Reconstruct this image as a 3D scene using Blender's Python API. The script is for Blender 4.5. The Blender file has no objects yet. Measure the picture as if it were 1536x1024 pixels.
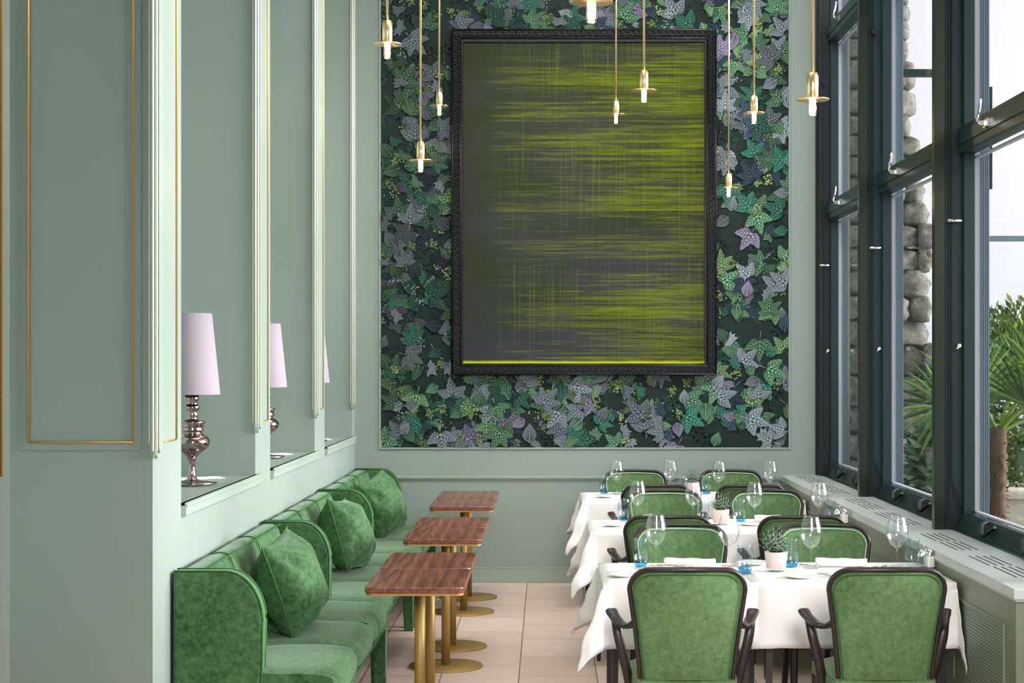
import bpy, bmesh, math, random
from mathutils import Vector, Matrix
R = random.Random(7)
F = 2550.0; CX = 820.0; CY = 541.0; H = 1.72
scene = bpy.context.scene
COL = scene.collection
PI = math.pi

# ------------------------------------------------------------------ materials
def srgb(r, g, b):
    f = lambda c: (c/255/12.92) if c/255 <= 0.04045 else ((c/255+0.055)/1.055)**2.4
    return (f(r), f(g), f(b), 1.0)

class NT:
    def __init__(s, name):
        s.m = bpy.data.materials.new(name); s.m.use_nodes = True
        s.t = s.m.node_tree; s.n = s.t.nodes; s.l = s.t.links
        s.p = s.n['Principled BSDF']; s.out = s.n['Material Output']
    def node(s, typ, **kw):
        n = s.n.new(typ)
        for k, v in kw.items(): setattr(n, k, v)
        return n
    def link(s, a, b): s.l.new(a, b)
    def coord(s, scale=(1, 1, 1), kind='Object', rot=(0, 0, 0)):
        tc = s.node('ShaderNodeTexCoord'); mp = s.node('ShaderNodeMapping')
        mp.inputs['Scale'].default_value = scale; mp.inputs['Rotation'].default_value = rot
        s.link(tc.outputs[kind], mp.inputs['Vector']); return mp.outputs['Vector']
    def noise(s, vec, scale, detail=3, rough=.5, dist=0):
        n = s.node('ShaderNodeTexNoise'); s.link(vec, n.inputs['Vector'])
        n.inputs['Scale'].default_value = scale; n.inputs['Detail'].default_value = detail
        n.inputs['Roughness'].default_value = rough; n.inputs['Distortion'].default_value = dist
        return n.outputs['Fac']
    def ramp(s, fac, stops):
        r = s.node('ShaderNodeValToRGB'); s.link(fac, r.inputs['Fac'])
        e = r.color_ramp.elements
        while len(e) < len(stops): e.new(.5)
        for i, (p, c) in enumerate(stops): e[i].position = p; e[i].color = c
        return r.outputs['Color']
    def math(s, op, a, b=None, c=None, clamp=False):
        m = s.node('ShaderNodeMath', operation=op, use_clamp=clamp)
        for i, v in enumerate((a, b, c)):
            if v is None: continue
            if isinstance(v, (int, float)): m.inputs[i].default_value = v
            else: s.link(v, m.inputs[i])
        return m.outputs[0]
    def mix(s, fac, a, b, mode='MIX'):
        m = s.node('ShaderNodeMix', data_type='RGBA', blend_type=mode)
        for i, v in ((0, fac), (6, a), (7, b)):
            if isinstance(v, (int, float, tuple)): m.inputs[i].default_value = v
            else: s.link(v, m.inputs[i])
        return m.outputs[2]
    def bump(s, h, strength=.2, dist=.01):
        b = s.node('ShaderNodeBump'); b.inputs['Strength'].default_value = strength
        b.inputs['Distance'].default_value = dist
        s.link(h, b.inputs['Height']); s.link(b.outputs['Normal'], s.p.inputs['Normal'])

def simple(name, col, rough=.5, metal=0, bumpy=0, vary=0, spec=None, sheen=0):
    t = NT(name); t.p.inputs['Roughness'].default_value = rough
    t.p.inputs['Metallic'].default_value = metal
    if spec is not None: t.p.inputs['Specular IOR Level'].default_value = spec
    if sheen: t.p.inputs['Sheen Weight'].default_value = sheen
    v = t.coord()
    if vary:
        n = t.noise(v, 3.0, 4)
        a = tuple(c*(1-vary) for c in col[:3])+(1,); b = tuple(min(1, c*(1+vary)) for c in col[:3])+(1,)
        t.link(t.ramp(n, [(.3, a), (.7, b)]), t.p.inputs['Base Color'])
    else: t.p.inputs['Base Color'].default_value = col
    if bumpy: t.bump(t.noise(v, 180, 2), bumpy, .002)
    return t.m

def velvet(name, c1, c2, sc=9, weave=True):
    t = NT(name); v = t.coord()
    n = t.noise(v, sc, 6, .7, .25); nb = t.noise(v, 3.5, 3)
    n = t.math('ADD', t.math('MULTIPLY', n, .7), t.math('MULTIPLY', nb, .3))
    f = t.noise(t.coord((260, 260, 40)), 1, 2)
    g = t.noise(t.coord((40, 40, 300)), 1, 2)
    m = t.math('ADD', t.math('MULTIPLY', n, .74), t.math('MULTIPLY', t.math('ADD', f, g), .13))
    t.link(t.ramp(m, [(.38, c1), (.60, c2)]), t.p.inputs['Base Color'])
    t.p.inputs['Roughness'].default_value = .75
    t.p.inputs['Sheen Weight'].default_value = .25
    t.p.inputs['Sheen Roughness'].default_value = .4
    t.p.inputs['Sheen Tint'].default_value = (.75, .9, .75, 1)
    t.p.inputs['Specular IOR Level'].default_value = .2
    t.bump(m, .25, .006)
    return t.m

def glassy(name, tint=(1, 1, 1, 1), ior=1.5, rough=0, dens=1.0):
    t = NT(name); t.n.remove(t.p)
    tr = t.node('ShaderNodeBsdfTransparent'); tr.inputs['Color'].default_value = tint
    gl = t.node('ShaderNodeBsdfGlossy'); gl.inputs['Roughness'].default_value = rough
    gl.inputs['Color'].default_value = (1, 1, 1, 1)
    fr = t.node('ShaderNodeFresnel'); ge = t.node('ShaderNodeNewGeometry')
    # same reflectance from both sides of the thin glass
    t.link(t.math('ADD', t.math('MULTIPLY', ge.outputs['Backfacing'], 1/ior-ior), ior), fr.inputs['IOR'])
    mx = t.node('ShaderNodeMixShader')
    fac = t.math('MULTIPLY', fr.outputs[0], dens, clamp=True)
    t.link(fac, mx.inputs[0]); t.link(tr.outputs[0], mx.inputs[1]); t.link(gl.outputs[0], mx.inputs[2])
    t.link(mx.outputs[0], t.out.inputs['Surface'])
    return t.m

def vcol(name, rough=.6, attr='col', mul=1.0):
    t = NT(name); a = t.node('ShaderNodeVertexColor', layer_name=attr)
    t.link(a.outputs['Color'], t.p.inputs['Base Color'])
    t.p.inputs['Roughness'].default_value = rough
    t.p.inputs['Specular IOR Level'].default_value = .25
    return t.m

M = {}
def paint(name, col, rough=.36):
    t = NT(name); v = t.coord()
    n = t.noise(v, .9, 3)
    a = tuple(c*.95 for c in col[:3])+(1,); b = tuple(c*1.04 for c in col[:3])+(1,)
    t.link(t.ramp(n, [(.35, a), (.65, b)]), t.p.inputs['Base Color'])
    t.p.inputs['Roughness'].default_value = rough
    t.bump(t.noise(v, 90, 2), .04, .002)
    return t.m
M['paint'] = paint('sage_paint', srgb(143, 156, 147))
M['paint_trim'] = paint('sage_trim_paint', srgb(150, 165, 152), .33)
M['sill'] = paint('sill_paint', srgb(184, 192, 186), .3)
M['cabinet'] = paint('cabinet_paint', srgb(124, 134, 108), .4)
M['cream'] = simple('cream_bead', srgb(236, 230, 212), .4)
M['gold'] = simple('gilding', srgb(205, 160, 80), .35, .7)
M['brass'] = simple('brushed_brass', srgb(240, 212, 164), .3, 1, vary=.05)
M['tbrass'] = simple('table_brass', srgb(172, 138, 76), .5, .35, vary=.06)
M['teal'] = simple('dark_teal_window_paint', srgb(20, 46, 46), .38, spec=.35)
M['teal2'] = simple('black_teal_metal', srgb(12, 26, 28), .35, spec=.35)
M['steel'] = simple('brushed_post_metal', srgb(50, 58, 46), .25, .8)
M['silver'] = simple('silver', srgb(215, 212, 208), .15, 1)
M['chrome'] = simple('smoked_chrome', srgb(170, 150, 146), .07, 1)
M['whitepvc'] = simple('outer_white_frame', srgb(190, 193, 206), .4)
M['bluegrey'] = simple('outer_grey_frame', srgb(118, 138, 152), .4)
M['dark'] = simple('dark_slot', srgb(40, 30, 28), .8)
M['white'] = simple('white_card', srgb(235, 238, 236), .5)
M['black_frame'] = simple('black_carved_wood', srgb(10, 9, 10), .35, spec=.3)
M['wenge'] = simple('dark_brown_wood', srgb(46, 34, 33), .32, vary=.25)
M['shade'] = simple('mauve_shade_fabric', srgb(154, 143, 152), .8, bumpy=.15)
M['ceiling'] = simple('ceiling_white', srgb(210, 214, 206), .8)
M['porcelain'] = simple('porcelain', srgb(244, 240, 236), .2)
M['velvet'] = velvet('green_velvet', srgb(30, 62, 34), srgb(82, 120, 76), 34)
M['velvet_chair'] = velvet('green_chair_velvet', srgb(72, 102, 62), srgb(110, 139, 94), 40)
M['piping'] = simple('light_green_piping', srgb(150, 190, 150), .5, sheen=.4)
M['pipe_dark'] = simple('green_piping', srgb(62, 104, 58), .8, spec=.1)
M['cloth'] = simple('tablecloth_linen', srgb(244, 238, 236), .85, bumpy=.1)
M['napkin'] = simple('napkin_linen', srgb(246, 236, 226), .9, bumpy=.2)
M['glass'] = glassy('drinking_glass', (.985, .99, .99, 1), 1.5, 0, 1.05)
M['blueglass'] = glassy('blue_glass', (.25, .66, .86, 1), 1.5, 0, 1.1)
M['tumbler'] = glassy('tumbler_glass', (.93, .97, .985, 1), 1.5, 0, .9)
M['pane'] = glassy('window_glass', (.98, .99, .985, 1), 1.5, 0, .55)
M['pot'] = simple('pale_pink_pot', srgb(226, 206, 202), .5)
M['soil'] = simple('soil', srgb(50, 38, 32), .9)
M['bark'] = simple('bark', srgb(96, 76, 58), .9, bumpy=1, vary=.3)
M['leafcol'] = vcol('leaf_colours', .5)
M['wallpaper'] = vcol('printed_wallpaper', .7)
M['plantmat'] = vcol('succulent_leaf', .4)
M['terrace'] = simple('terrace_paving', srgb(188, 184, 174), .85, vary=.12)
M['beige'] = simple('beige_render', srgb(196, 192, 170), .85, vary=.08)

# emission bulb
t = NT('glowing_bulb')
t.p.inputs['Base Color'].default_value = (1, .8, .6, 1)
t.p.inputs['Emission Color'].default_value = (1, .70, .52, 1)
t.p.inputs['Emission Strength'].default_value = 1.5
M['bulb'] = t.m
t = NT('filament_tip')
t.p.inputs['Emission Color'].default_value = (1, .55, .25, 1)
t.p.inputs['Emission Strength'].default_value = 9
M['tip'] = t.m

# walnut
t = NT('walnut'); v = t.coord((22, 1.0, 22), rot=(0, 0, .12))
n1 = t.noise(v, 1.6, 6, .62, .35); n2 = t.noise(t.coord((90, 3, 90), rot=(0, 0, .18)), 1, 2)
m_ = t.math('ADD', t.math('MULTIPLY', n1, .8), t.math('MULTIPLY', n2, .22))
t.link(t.ramp(m_, [(.34, srgb(66, 32, 24)), (.5, srgb(112, 60, 44)), (.68, srgb(156, 98, 76))]), t.p.inputs['Base Color'])
t.p.inputs['Roughness'].default_value = .28
M['walnut'] = t.m

# floor tiles
t = NT('travertine_tiles'); tc = t.node('ShaderNodeTexCoord'); mp = t.node('ShaderNodeMapping')
mp.inputs['Rotation'].default_value = (0, 0, PI/2)
mp.inputs['Location'].default_value = (0.0, .151, 0)
t.link(tc.outputs['Object'], mp.inputs['Vector'])
br = t.node('ShaderNodeTexBrick'); t.link(mp.outputs['Vector'], br.inputs['Vector'])
br.offset = .5; br.inputs['Scale'].default_value = 1
br.inputs['Brick Width'].default_value = .6; br.inputs['Row Height'].default_value = .425
br.inputs['Mortar Size'].default_value = .004; br.inputs['Mortar Smooth'].default_value = .3
br.inputs['Color1'].default_value = srgb(240, 216, 206); br.inputs['Color2'].default_value = srgb(228, 200, 186)
br.inputs['Mortar'].default_value = srgb(136, 108, 90)
n = t.noise(t.coord((1, 1, 1)), 7, 6, .65)
c = t.mix(.35, br.outputs['Color'], t.ramp(n, [(.35, srgb(226, 196, 178)), (.55, srgb(255, 246, 240))]), 'MULTIPLY')
n2 = t.noise(t.coord((30, 60, 1)), 1, 3)
c2 = t.mix(t.ramp(n2, [(.66, (0, 0, 0, 1)), (.74, (.5, .5, .5, 1))]), t.mix(.5, br.outputs['Color'], c), srgb(150, 112, 92))
t.link(c2, t.p.inputs['Base Color']); t.p.inputs['Roughness'].default_value = .38
t.bump(t.math('SUBTRACT', 1, br.outputs['Fac']), .3, .004)
M['floor'] = t.m

# grille
t = NT('perforated_grille'); v = t.coord()
sx = t.node('ShaderNodeSeparateXYZ'); t.link(v, sx.inputs[0])
a = t.math('SINE', t.math('MULTIPLY', sx.outputs['Y'], 2*PI/.018))
b = t.math('SINE', t.math('MULTIPLY', sx.outputs['Z'], 2*PI/.014))
h_ = t.math('GREATER_THAN', t.math('MULTIPLY', t.math('ADD', a, 1), t.math('ADD', b, 1)), 1.1)
t.link(t.mix(h_, srgb(146, 162, 138), srgb(36, 38, 32)), t.p.inputs['Base Color'])
t.p.inputs['Roughness'].default_value = .5
M['grille'] = t.m

# stone
t = NT('rubble_stone'); v = t.coord()
n = t.noise(v, 9, 10, .78, .5); 
t.link(t.ramp(n, [(.3, srgb(104, 98, 86)), (.45, srgb(176, 170, 156)), (.6, srgb(222, 216, 204))]), t.p.inputs['Base Color'])
t.p.inputs['Roughness'].default_value = .95; t.bump(n, 1, .12)
M['stone'] = t.m

# painting canvas: horizontal yellow-green brush streaks over grey
t = NT('streaked_painting'); tc = t.node('ShaderNodeTexCoord')
sx = t.node('ShaderNodeSeparateXYZ'); t.link(tc.outputs['Generated'], sx.inputs[0])
U = sx.outputs['X']; V = sx.outputs['Z']
def cn(su, sv, sc=1, det=3, w=0, off=0, r=.5):
    cb = t.node('ShaderNodeCombineXYZ')
    t.link(t.math('MULTIPLY', U, su), cb.inputs[0]); t.link(t.math('MULTIPLY', V, sv), cb.inputs[1])
    cb.inputs[2].default_value = off
    return t.noise(cb.outputs[0], sc, det, r, w)
base = t.mix(t.ramp(cn(1.6, 5, 1, 3), [(.38, (0, 0, 0, 1)), (.62, (1, 1, 1, 1))]), srgb(54, 54, 64), srgb(44, 52, 34))
base = t.mix(t.ramp(V, [(0, (.0, .0, .0, 1)), (1, (.62, .62, .62, 1))]), base, srgb(44, 54, 20))
st = cn(2.2, 120, 1, 8, .1, 3, .85)
bands = cn(.7, 15, 1, 3, .25, 9)
side = t.ramp(t.math('ADD', U, t.math('MULTIPLY', t.math('SUBTRACT', cn(.2, 60, 1, 3, 0, 5), .5), .22)), [(.09, (0, 0, 0, 1)), (.2, (.8, .8, .8, 1)), (1, (1, 1, 1, 1))])
mk = t.math('ADD', t.math('MULTIPLY', st, .95), t.math('MULTIPLY', bands, .38))
mk = t.math('ADD', mk, t.math('MULTIPLY', V, .05))
mk = t.math('ADD', mk, t.math('MULTIPLY', U, .08))
mk = t.math('ADD', mk, t.math('MULTIPLY', cn(170, 3, 1, 2, 0, 1), .05))
k = t.ramp(mk, [(.745, (0, 0, 0, 1)), (.93, (1, 1, 1, 1))])
k = t.mix(1.0, k, side, 'MULTIPLY')
yl = t.mix(cn(3, 60, 1, 2, 0, 7), srgb(76, 88, 6), srgb(138, 150, 2))
c = t.mix(k, base, yl)
vl = t.ramp(cn(260, 2.5, 1, 4, 0, 12), [(.58, (0, 0, 0, 1)), (.72, (.28, .28, .28, 1))])
vv = t.mix(1.0, vl, side, 'MULTIPLY')
c = t.mix(vv, c, srgb(150, 162, 10))
lo = t.ramp(t.math('ADD', V, t.math('MULTIPLY', t.math('SUBTRACT', cn(9, 3, 1, 3, 0, 2), .5), .006)), [(.008, (1, 1, 1, 1)), (.013, (0, 0, 0, 1))])
c = t.mix(lo, c, srgb(186, 196, 10))
t.link(c, t.p.inputs['Base Color']); t.p.inputs['Roughness'].default_value = .7; t.p.inputs['Specular IOR Level'].default_value = .12
t.bump(st, .2, .003)
M['painting'] = t.m

# ------------------------------------------------------------------ mesh helpers
def link(o, parent=None):
    COL.objects.link(o)
    if parent is not None: o.parent = parent
    return o
def obj(name, bm, m, parent=None, smooth=False, bevel=0, seg=2, loc=None, sub=0):
    bmesh.ops.recalc_face_normals(bm, faces=bm.faces)
    me = bpy.data.meshes.new(name); bm.to_mesh(me); bm.free()
    for mm in (m if isinstance(m, (list, tuple)) else [m]): me.materials.append(mm)
    if smooth:
        for p in me.polygons: p.use_smooth = True
    o = bpy.data.objects.new(name, me); link(o, parent)
    if loc: o.location = loc
    if bevel:
        b = o.modifiers.new('bevel', 'BEVEL'); b.width = bevel; b.segments = seg; b.limit_method = 'ANGLE'
    if sub:
        s = o.modifiers.new('sub', 'SUBSURF'); s.levels = sub; s.render_levels = sub
    return o
def tag(o, label, cat, group=None, kind=None):
    o['label'] = label; o['category'] = cat
    if group: o['group'] = group
    if kind: o['kind'] = kind
    return o
def thing(name, label, cat, loc=(0, 0, 0), rz=0, group=None):
    o = bpy.data.objects.new(name, None); link(o); o.location = loc; o.rotation_euler = (0, 0, rz)
    o.empty_display_size = .1
    return tag(o, label, cat, group)
def struct(name, bm, m, **kw):
    o = obj(name, bm, m, **kw)
    if o.parent is None: o['kind'] = 'structure'
    return o
def dup(root, loc, rz=None, label=None, scale=None):
    r = root.copy(); COL.objects.link(r); r.location = loc
    if rz is not None: r.rotation_euler = (0, 0, rz)
    if label: r['label'] = label
    if scale: r.scale = scale
    for ch in list(root.children):
        c = ch.copy(); COL.objects.link(c); c.parent = r
        for g in list(ch.children):
            d = g.copy(); COL.objects.link(d); d.parent = c
    return r
def BM(): return bmesh.new()
def box(bm, x0, x1, y0, y1, z0, z1, mi=0):
    vs = [bm.verts.new((x, y, z)) for x in (x0, x1) for y in (y0, y1) for z in (z0, z1)]
    for q in ((0, 1, 3, 2), (4, 6, 7, 5), (0, 4, 5, 1), (2, 3, 7, 6), (0, 2, 6, 4), (1, 5, 7, 3)):
        f = bm.faces.new([vs[i] for i in q]); f.material_index = mi
    return vs
def prism(bm, poly, axis, a, b, mi=0):
    """extrude polygon (list of 2D) along axis between a and b. axis x: (y,z); y: (x,z); z: (x,y)"""
    def P(p, t):
        return {'x': (t, p[0], p[1]), 'y': (p[0], t, p[1]), 'z': (p[0], p[1], t)}[axis]
    A = [bm.verts.new(P(p, a)) for p in poly]; B = [bm.verts.new(P(p, b)) for p in poly]
    n = len(poly); bm.faces.new(A).material_index = mi; bm.faces.new(B[::-1]).material_index = mi
    for i in range(n):
        bm.faces.new((A[i], A[(i+1) % n], B[(i+1) % n], B[i])).material_index = mi
def rrect(x0, x1, y0, y1, r, n=6):
    pts = []
    for cx, cy, a0 in ((x1-r, y1-r, 0), (x0+r, y1-r, 90), (x0+r, y0+r, 180), (x1-r, y0+r, 270)):
        for i in range(n+1):
            a = math.radians(a0+90*i/n); pts.append((cx+r*math.cos(a), cy+r*math.sin(a)))
    return pts
def lathe(bm, prof, seg=32, c=(0, 0, 0), mi=0, closed_ends=True):
    rings = []
    for r, z in prof:
        if r < 1e-5: rings.append([bm.verts.new((c[0], c[1], c[2]+z))])
        else: rings.append([bm.verts.new((c[0]+r*math.cos(2*PI*i/seg), c[1]+r*math.sin(2*PI*i/seg), c[2]+z)) for i in range(seg)])
    for A, B in zip(rings, rings[1:]):
        for i in range(seg):
            j = (i+1) % seg
            if len(A) == 1 and len(B) == 1: continue
            if len(A) == 1: f = bm.faces.new((A[0], B[j], B[i]))
            elif len(B) == 1: f = bm.faces.new((A[i], A[j], B[0]))
            else: f = bm.faces.new((A[i], A[j], B[j], B[i]))
            f.material_index = mi; f.smooth = True
def sweep(bm, pts, a, b=None, up=(0, 0, 1), n=8, sq=1.0, cap=True, closed=False, mi=0):
    """sweep an n-sided section of half-sizes a (side) and b (up) along pts; a,b may be lists"""
    pts = [Vector(p) for p in pts]; N = len(pts); up = Vector(up)
    A = a if isinstance(a, (list, tuple)) else [a]*N
    Bb = b if b is not None else a
    Bb = Bb if isinstance(Bb, (list, tuple)) else [Bb]*N
    rings = []
    for i, p in enumerate(pts):
        if closed: d = pts[(i+1) % N]-pts[i-1]
        else: d = pts[min(i+1, N-1)]-pts[max(i-1, 0)]
        d.normalize(); s = d.cross(up)
        if s.length < 1e-4: s = d.cross(Vector((0, 1, .01)))
        s.normalize(); u = s.cross(d).normalized()
        ring = []
        for k in range(n):
            t_ = 2*PI*(k+.5)/n; cx, sy = math.cos(t_), math.sin(t_)
            if sq != 1:
                cx = math.copysign(abs(cx)**sq, cx); sy = math.copysign(abs(sy)**sq, sy)
            ring.append(bm.verts.new(p+s*cx*A[i]+u*sy*Bb[i]))
        rings.append(ring)
    M_ = N if closed else N-1
    for i in range(M_):
        X, Y = rings[i], rings[(i+1) % N]
        for k in range(n):
            f = bm.faces.new((X[k], X[(k+1) % n], Y[(k+1) % n], Y[k])); f.material_index = mi; f.smooth = n > 6 and sq > .6
    if cap and not closed:
        bm.faces.new(rings[0][::-1]).material_index = mi; bm.faces.new(rings[-1]).material_index = mi
def spline(pts, n=6):
    P = [Vector(p) for p in pts]; out = []
    for i in range(len(P)-1):
        p0, p1, p2, p3 = P[max(i-1, 0)], P[i], P[i+1], P[min(i+2, len(P)-1)]
        for k in range(n):
            t = k/n
            out.append(.5*((2*p1)+(p2-p0)*t+(2*p0-5*p1+4*p2-p3)*t*t+(3*p1-p0-3*p2+p3)*t**3))
    out.append(P[-1]); return out
def rbox(bm, x0, x1, y0, y1, z0, z1, r, seg=4, bulge=0):
    b2 = bmesh.new(); box(b2, x0, x1, y0, y1, z0, z1)
    bmesh.ops.bevel(b2, geom=b2.edges[:]+b2.verts[:], offset=r, segments=seg, affect='EDGES', profile=.5)
    me = bpy.data.meshes.new('tmp'); b2.to_mesh(me); b2.free(); bm.from_mesh(me); bpy.data.meshes.remove(me)
def gridmesh(bm, fn, nu, nv, mi=0, flip=False):
    V = [[bm.verts.new(fn(i/nu, j/nv)) for j in range(nv+1)] for i in range(nu+1)]
    for i in range(nu):
        for j in range(nv):
            f = bm.faces.new((V[i][j], V[i+1][j], V[i+1][j+1], V[i][j+1])); f.material_index = mi; f.smooth = True
    return V
def interp(x, tab):
    if x <= tab[0][0]: return tab[0][1]
    for (a, b), (c, d) in zip(tab, tab[1:]):
        if x <= c: return b+(d-b)*(x-a)/(c-a)
    return tab[-1][1]

# ------------------------------------------------------------------ room shell
BW = 13.18           # back wall
LX = -1.488          # room face of left wall
CEIL = 5.6
bm = BM(); box(bm, -2.4, 2.35, -1.5, BW+.25, -.1, 0); struct('floor', bm, M['floor'])
bm = BM(); box(bm, -2.4, 2.35, -1.5, BW+.25, CEIL, CEIL+.1); struct('ceiling', bm, M['ceiling'])
bm = BM(); box(bm, -2.4, 2.35, BW, BW+.25, 0, CEIL); struct('wall_back', bm, M['paint'])
# left wall: low wall below the openings, piers, unseen backing wall added against stray light
PIERS = [(4.2, 4.71), (6.42, 6.92), (8.68, 9.15), (10.9, 11.39), (12.99, BW)]
bm = BM()
box(bm, -2.4, -2.15, -1.5, BW, 0, CEIL)
for a, b in ((6.92, 8.68), (9.15, 10.9), (11.39, 12.99)): box(bm, -2.15, LX, a, b, 0, 1.085)
for a, b in PIERS: box(bm, -2.15, LX, a, b, 0, CEIL)
wl = struct('wall_left', bm, M['paint'])
# ledges
ops = [(6.92, 8.68), (9.15, 10.9), (11.39, 12.99)]
for i, (a, b) in enumerate(ops):
    bm = BM(); box(bm, -2.15, LX+.001, a+.001, b-.001, 1.085, 1.135)
    prism(bm, [(LX, 1.083), (LX+.012, 1.083), (LX+.02, 1.09), (LX+.02, 1.122), (LX+.026, 1.126), (LX+.026, 1.138), (LX+.018, 1.142), (LX, 1.142)], 'y', a+.0, b+.10)
    prism(bm, [(LX-.02, 1.13), (LX+.015, 1.13), (LX+.015, 1.142), (LX-.02, 1.142)], 'y', a, b-.002)
    struct('trim_%d' % (i+1), bm, M['paint_trim'])
# mouldings on the pier faces
for i, (a, b) in enumerate(PIERS[1:]):
    root = bpy.data.objects.new('trim_%d' % (i+4), None); link(root); root['kind'] = 'structure'
    yb = a
    bm = BM()
    z0 = 1.35
    def rounded_bar(bm, x0, x1, y0, y1, z0, z1, mi=0):
        r = (y1-y0)*.5
        poly = [(y0, z1)]
        for k in range(9):
            an = PI+PI*k/8; poly.append(((y0+y1)/2+r*math.cos(an), z0+r+r*math.sin(an)))
        poly.append((y1, z1)); prism(bm, poly, 'x', x0, x1, mi)
    rounded_bar(bm, LX, LX+.014, yb-.008, yb+.085, z0, CEIL-.01)
    rounded_bar(bm, LX+.012, LX+.024, yb+.002, yb+.07, z0+.02, CEIL-.01)
    # return of the moulding on the camera side of the pier
    poly = [(LX-.012, CEIL-.01), (LX-.012, z0+.05), (LX-.004, z0+.015), (LX+.004, z0), (LX+.012, z0+.02), (LX+.014, z0+.06), (LX+.014, CEIL-.01)]
    prism(bm, poly, 'y', yb-.014, yb)
    obj('moulding', bm, M['paint_trim'], root)
    bm = BM(); sweep(bm, [(LX+.004, yb-.015, CEIL-.02), (LX+.004, yb-.015, z0+.03)], .0045, n=8)
    sweep(bm, [(LX+.016, yb-.004, CEIL-.02), (LX+.016, yb-.004, z0+.03)], .004, n=8)
    sweep(bm, [(LX-.010, yb-.013, CEIL-.02), (LX-.010, yb-.013, z0+.06)], .002, n=6)
    obj('cream_bead', bm, M['cream'], root)
    if b-a > .3:
        g0, g1 = a+.17, b-.10
        bm = BM()
        zz = 1.405
        sweep(bm, [(LX+.003, g1, CEIL-.02), (LX+.003, g1, zz)], .0045, n=8)
        sweep(bm, [(LX+.003, g0, zz), (LX+.003, g1, zz)], .0035, n=8)
        obj('gold_bead', bm, M['gold'], root)
# near pier face panels with gold frame
def pier_panel(name, yf, x0, x1, z0, z1):
    root = bpy.data.objects.new(name, None); link(root); root['kind'] = 'structure'
    bm = BM()
    w = .03
    for (a, b, c, d) in ((x0-w, x0, z0-w, z1), (x1, x1+w, z0-w, z1), (x0, x1, z0-w, z0)):
        box(bm, a, b, yf-.004, yf, c, d)
    obj('panel_border', bm, M['paint'], root)
    bm = BM()
    sweep(bm, [(x0, yf-.006, z1), (x0, yf-.006, z0)], .0045, n=8)
    sweep(bm, [(x1, yf-.004, z1), (x1, yf-.004, z0)], .0035, n=8)
    sweep(bm, [(x0, yf-.006, z0), (x1, yf-.006, z0)], .0035, n=8)
    obj('gold_bead', bm, M['gold'], root)
pier_panel('trim_8', 6.42, -1.956, -1.561, 1.413, CEIL-.02)
bm = BM(); sweep(bm, [(LX+.002, 4.63, CEIL-.02), (LX+.002, 4.63, 1.405)], .004, n=8)
struct('trim_9', bm, M['gold'])
# back wall trims
bm = BM()
for (z0, z1, d) in ((.808, .828, .020), (.796, .808, .010)):
    box(bm, LX, 1.815, BW-d, BW, z0, z1)
struct('trim_10', bm, M['paint_trim'], bevel=.003)
bm = BM(); box(bm, LX, 1.815, BW-.016, BW, 0, .108); box(bm, LX, 1.815, BW-.010, BW, .108, .122)
struct('baseboard_back', bm, M['paint_trim'], bevel=.003)
bm = BM()   # slim raised surround of the wallpaper field
x0, x1, z0 = -1.286, 1.875, 1.048
for (a, b, c, d) in ((x0-.012, x0, z0-.012, CEIL), (x1, x1+.012, z0-.012, CEIL), (x0, x1, z0-.012, z0)):
    box(bm, a, b, BW-.012, BW, c, d)
struct('trim_11', bm, M['paint_trim'], bevel=.002)

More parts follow.
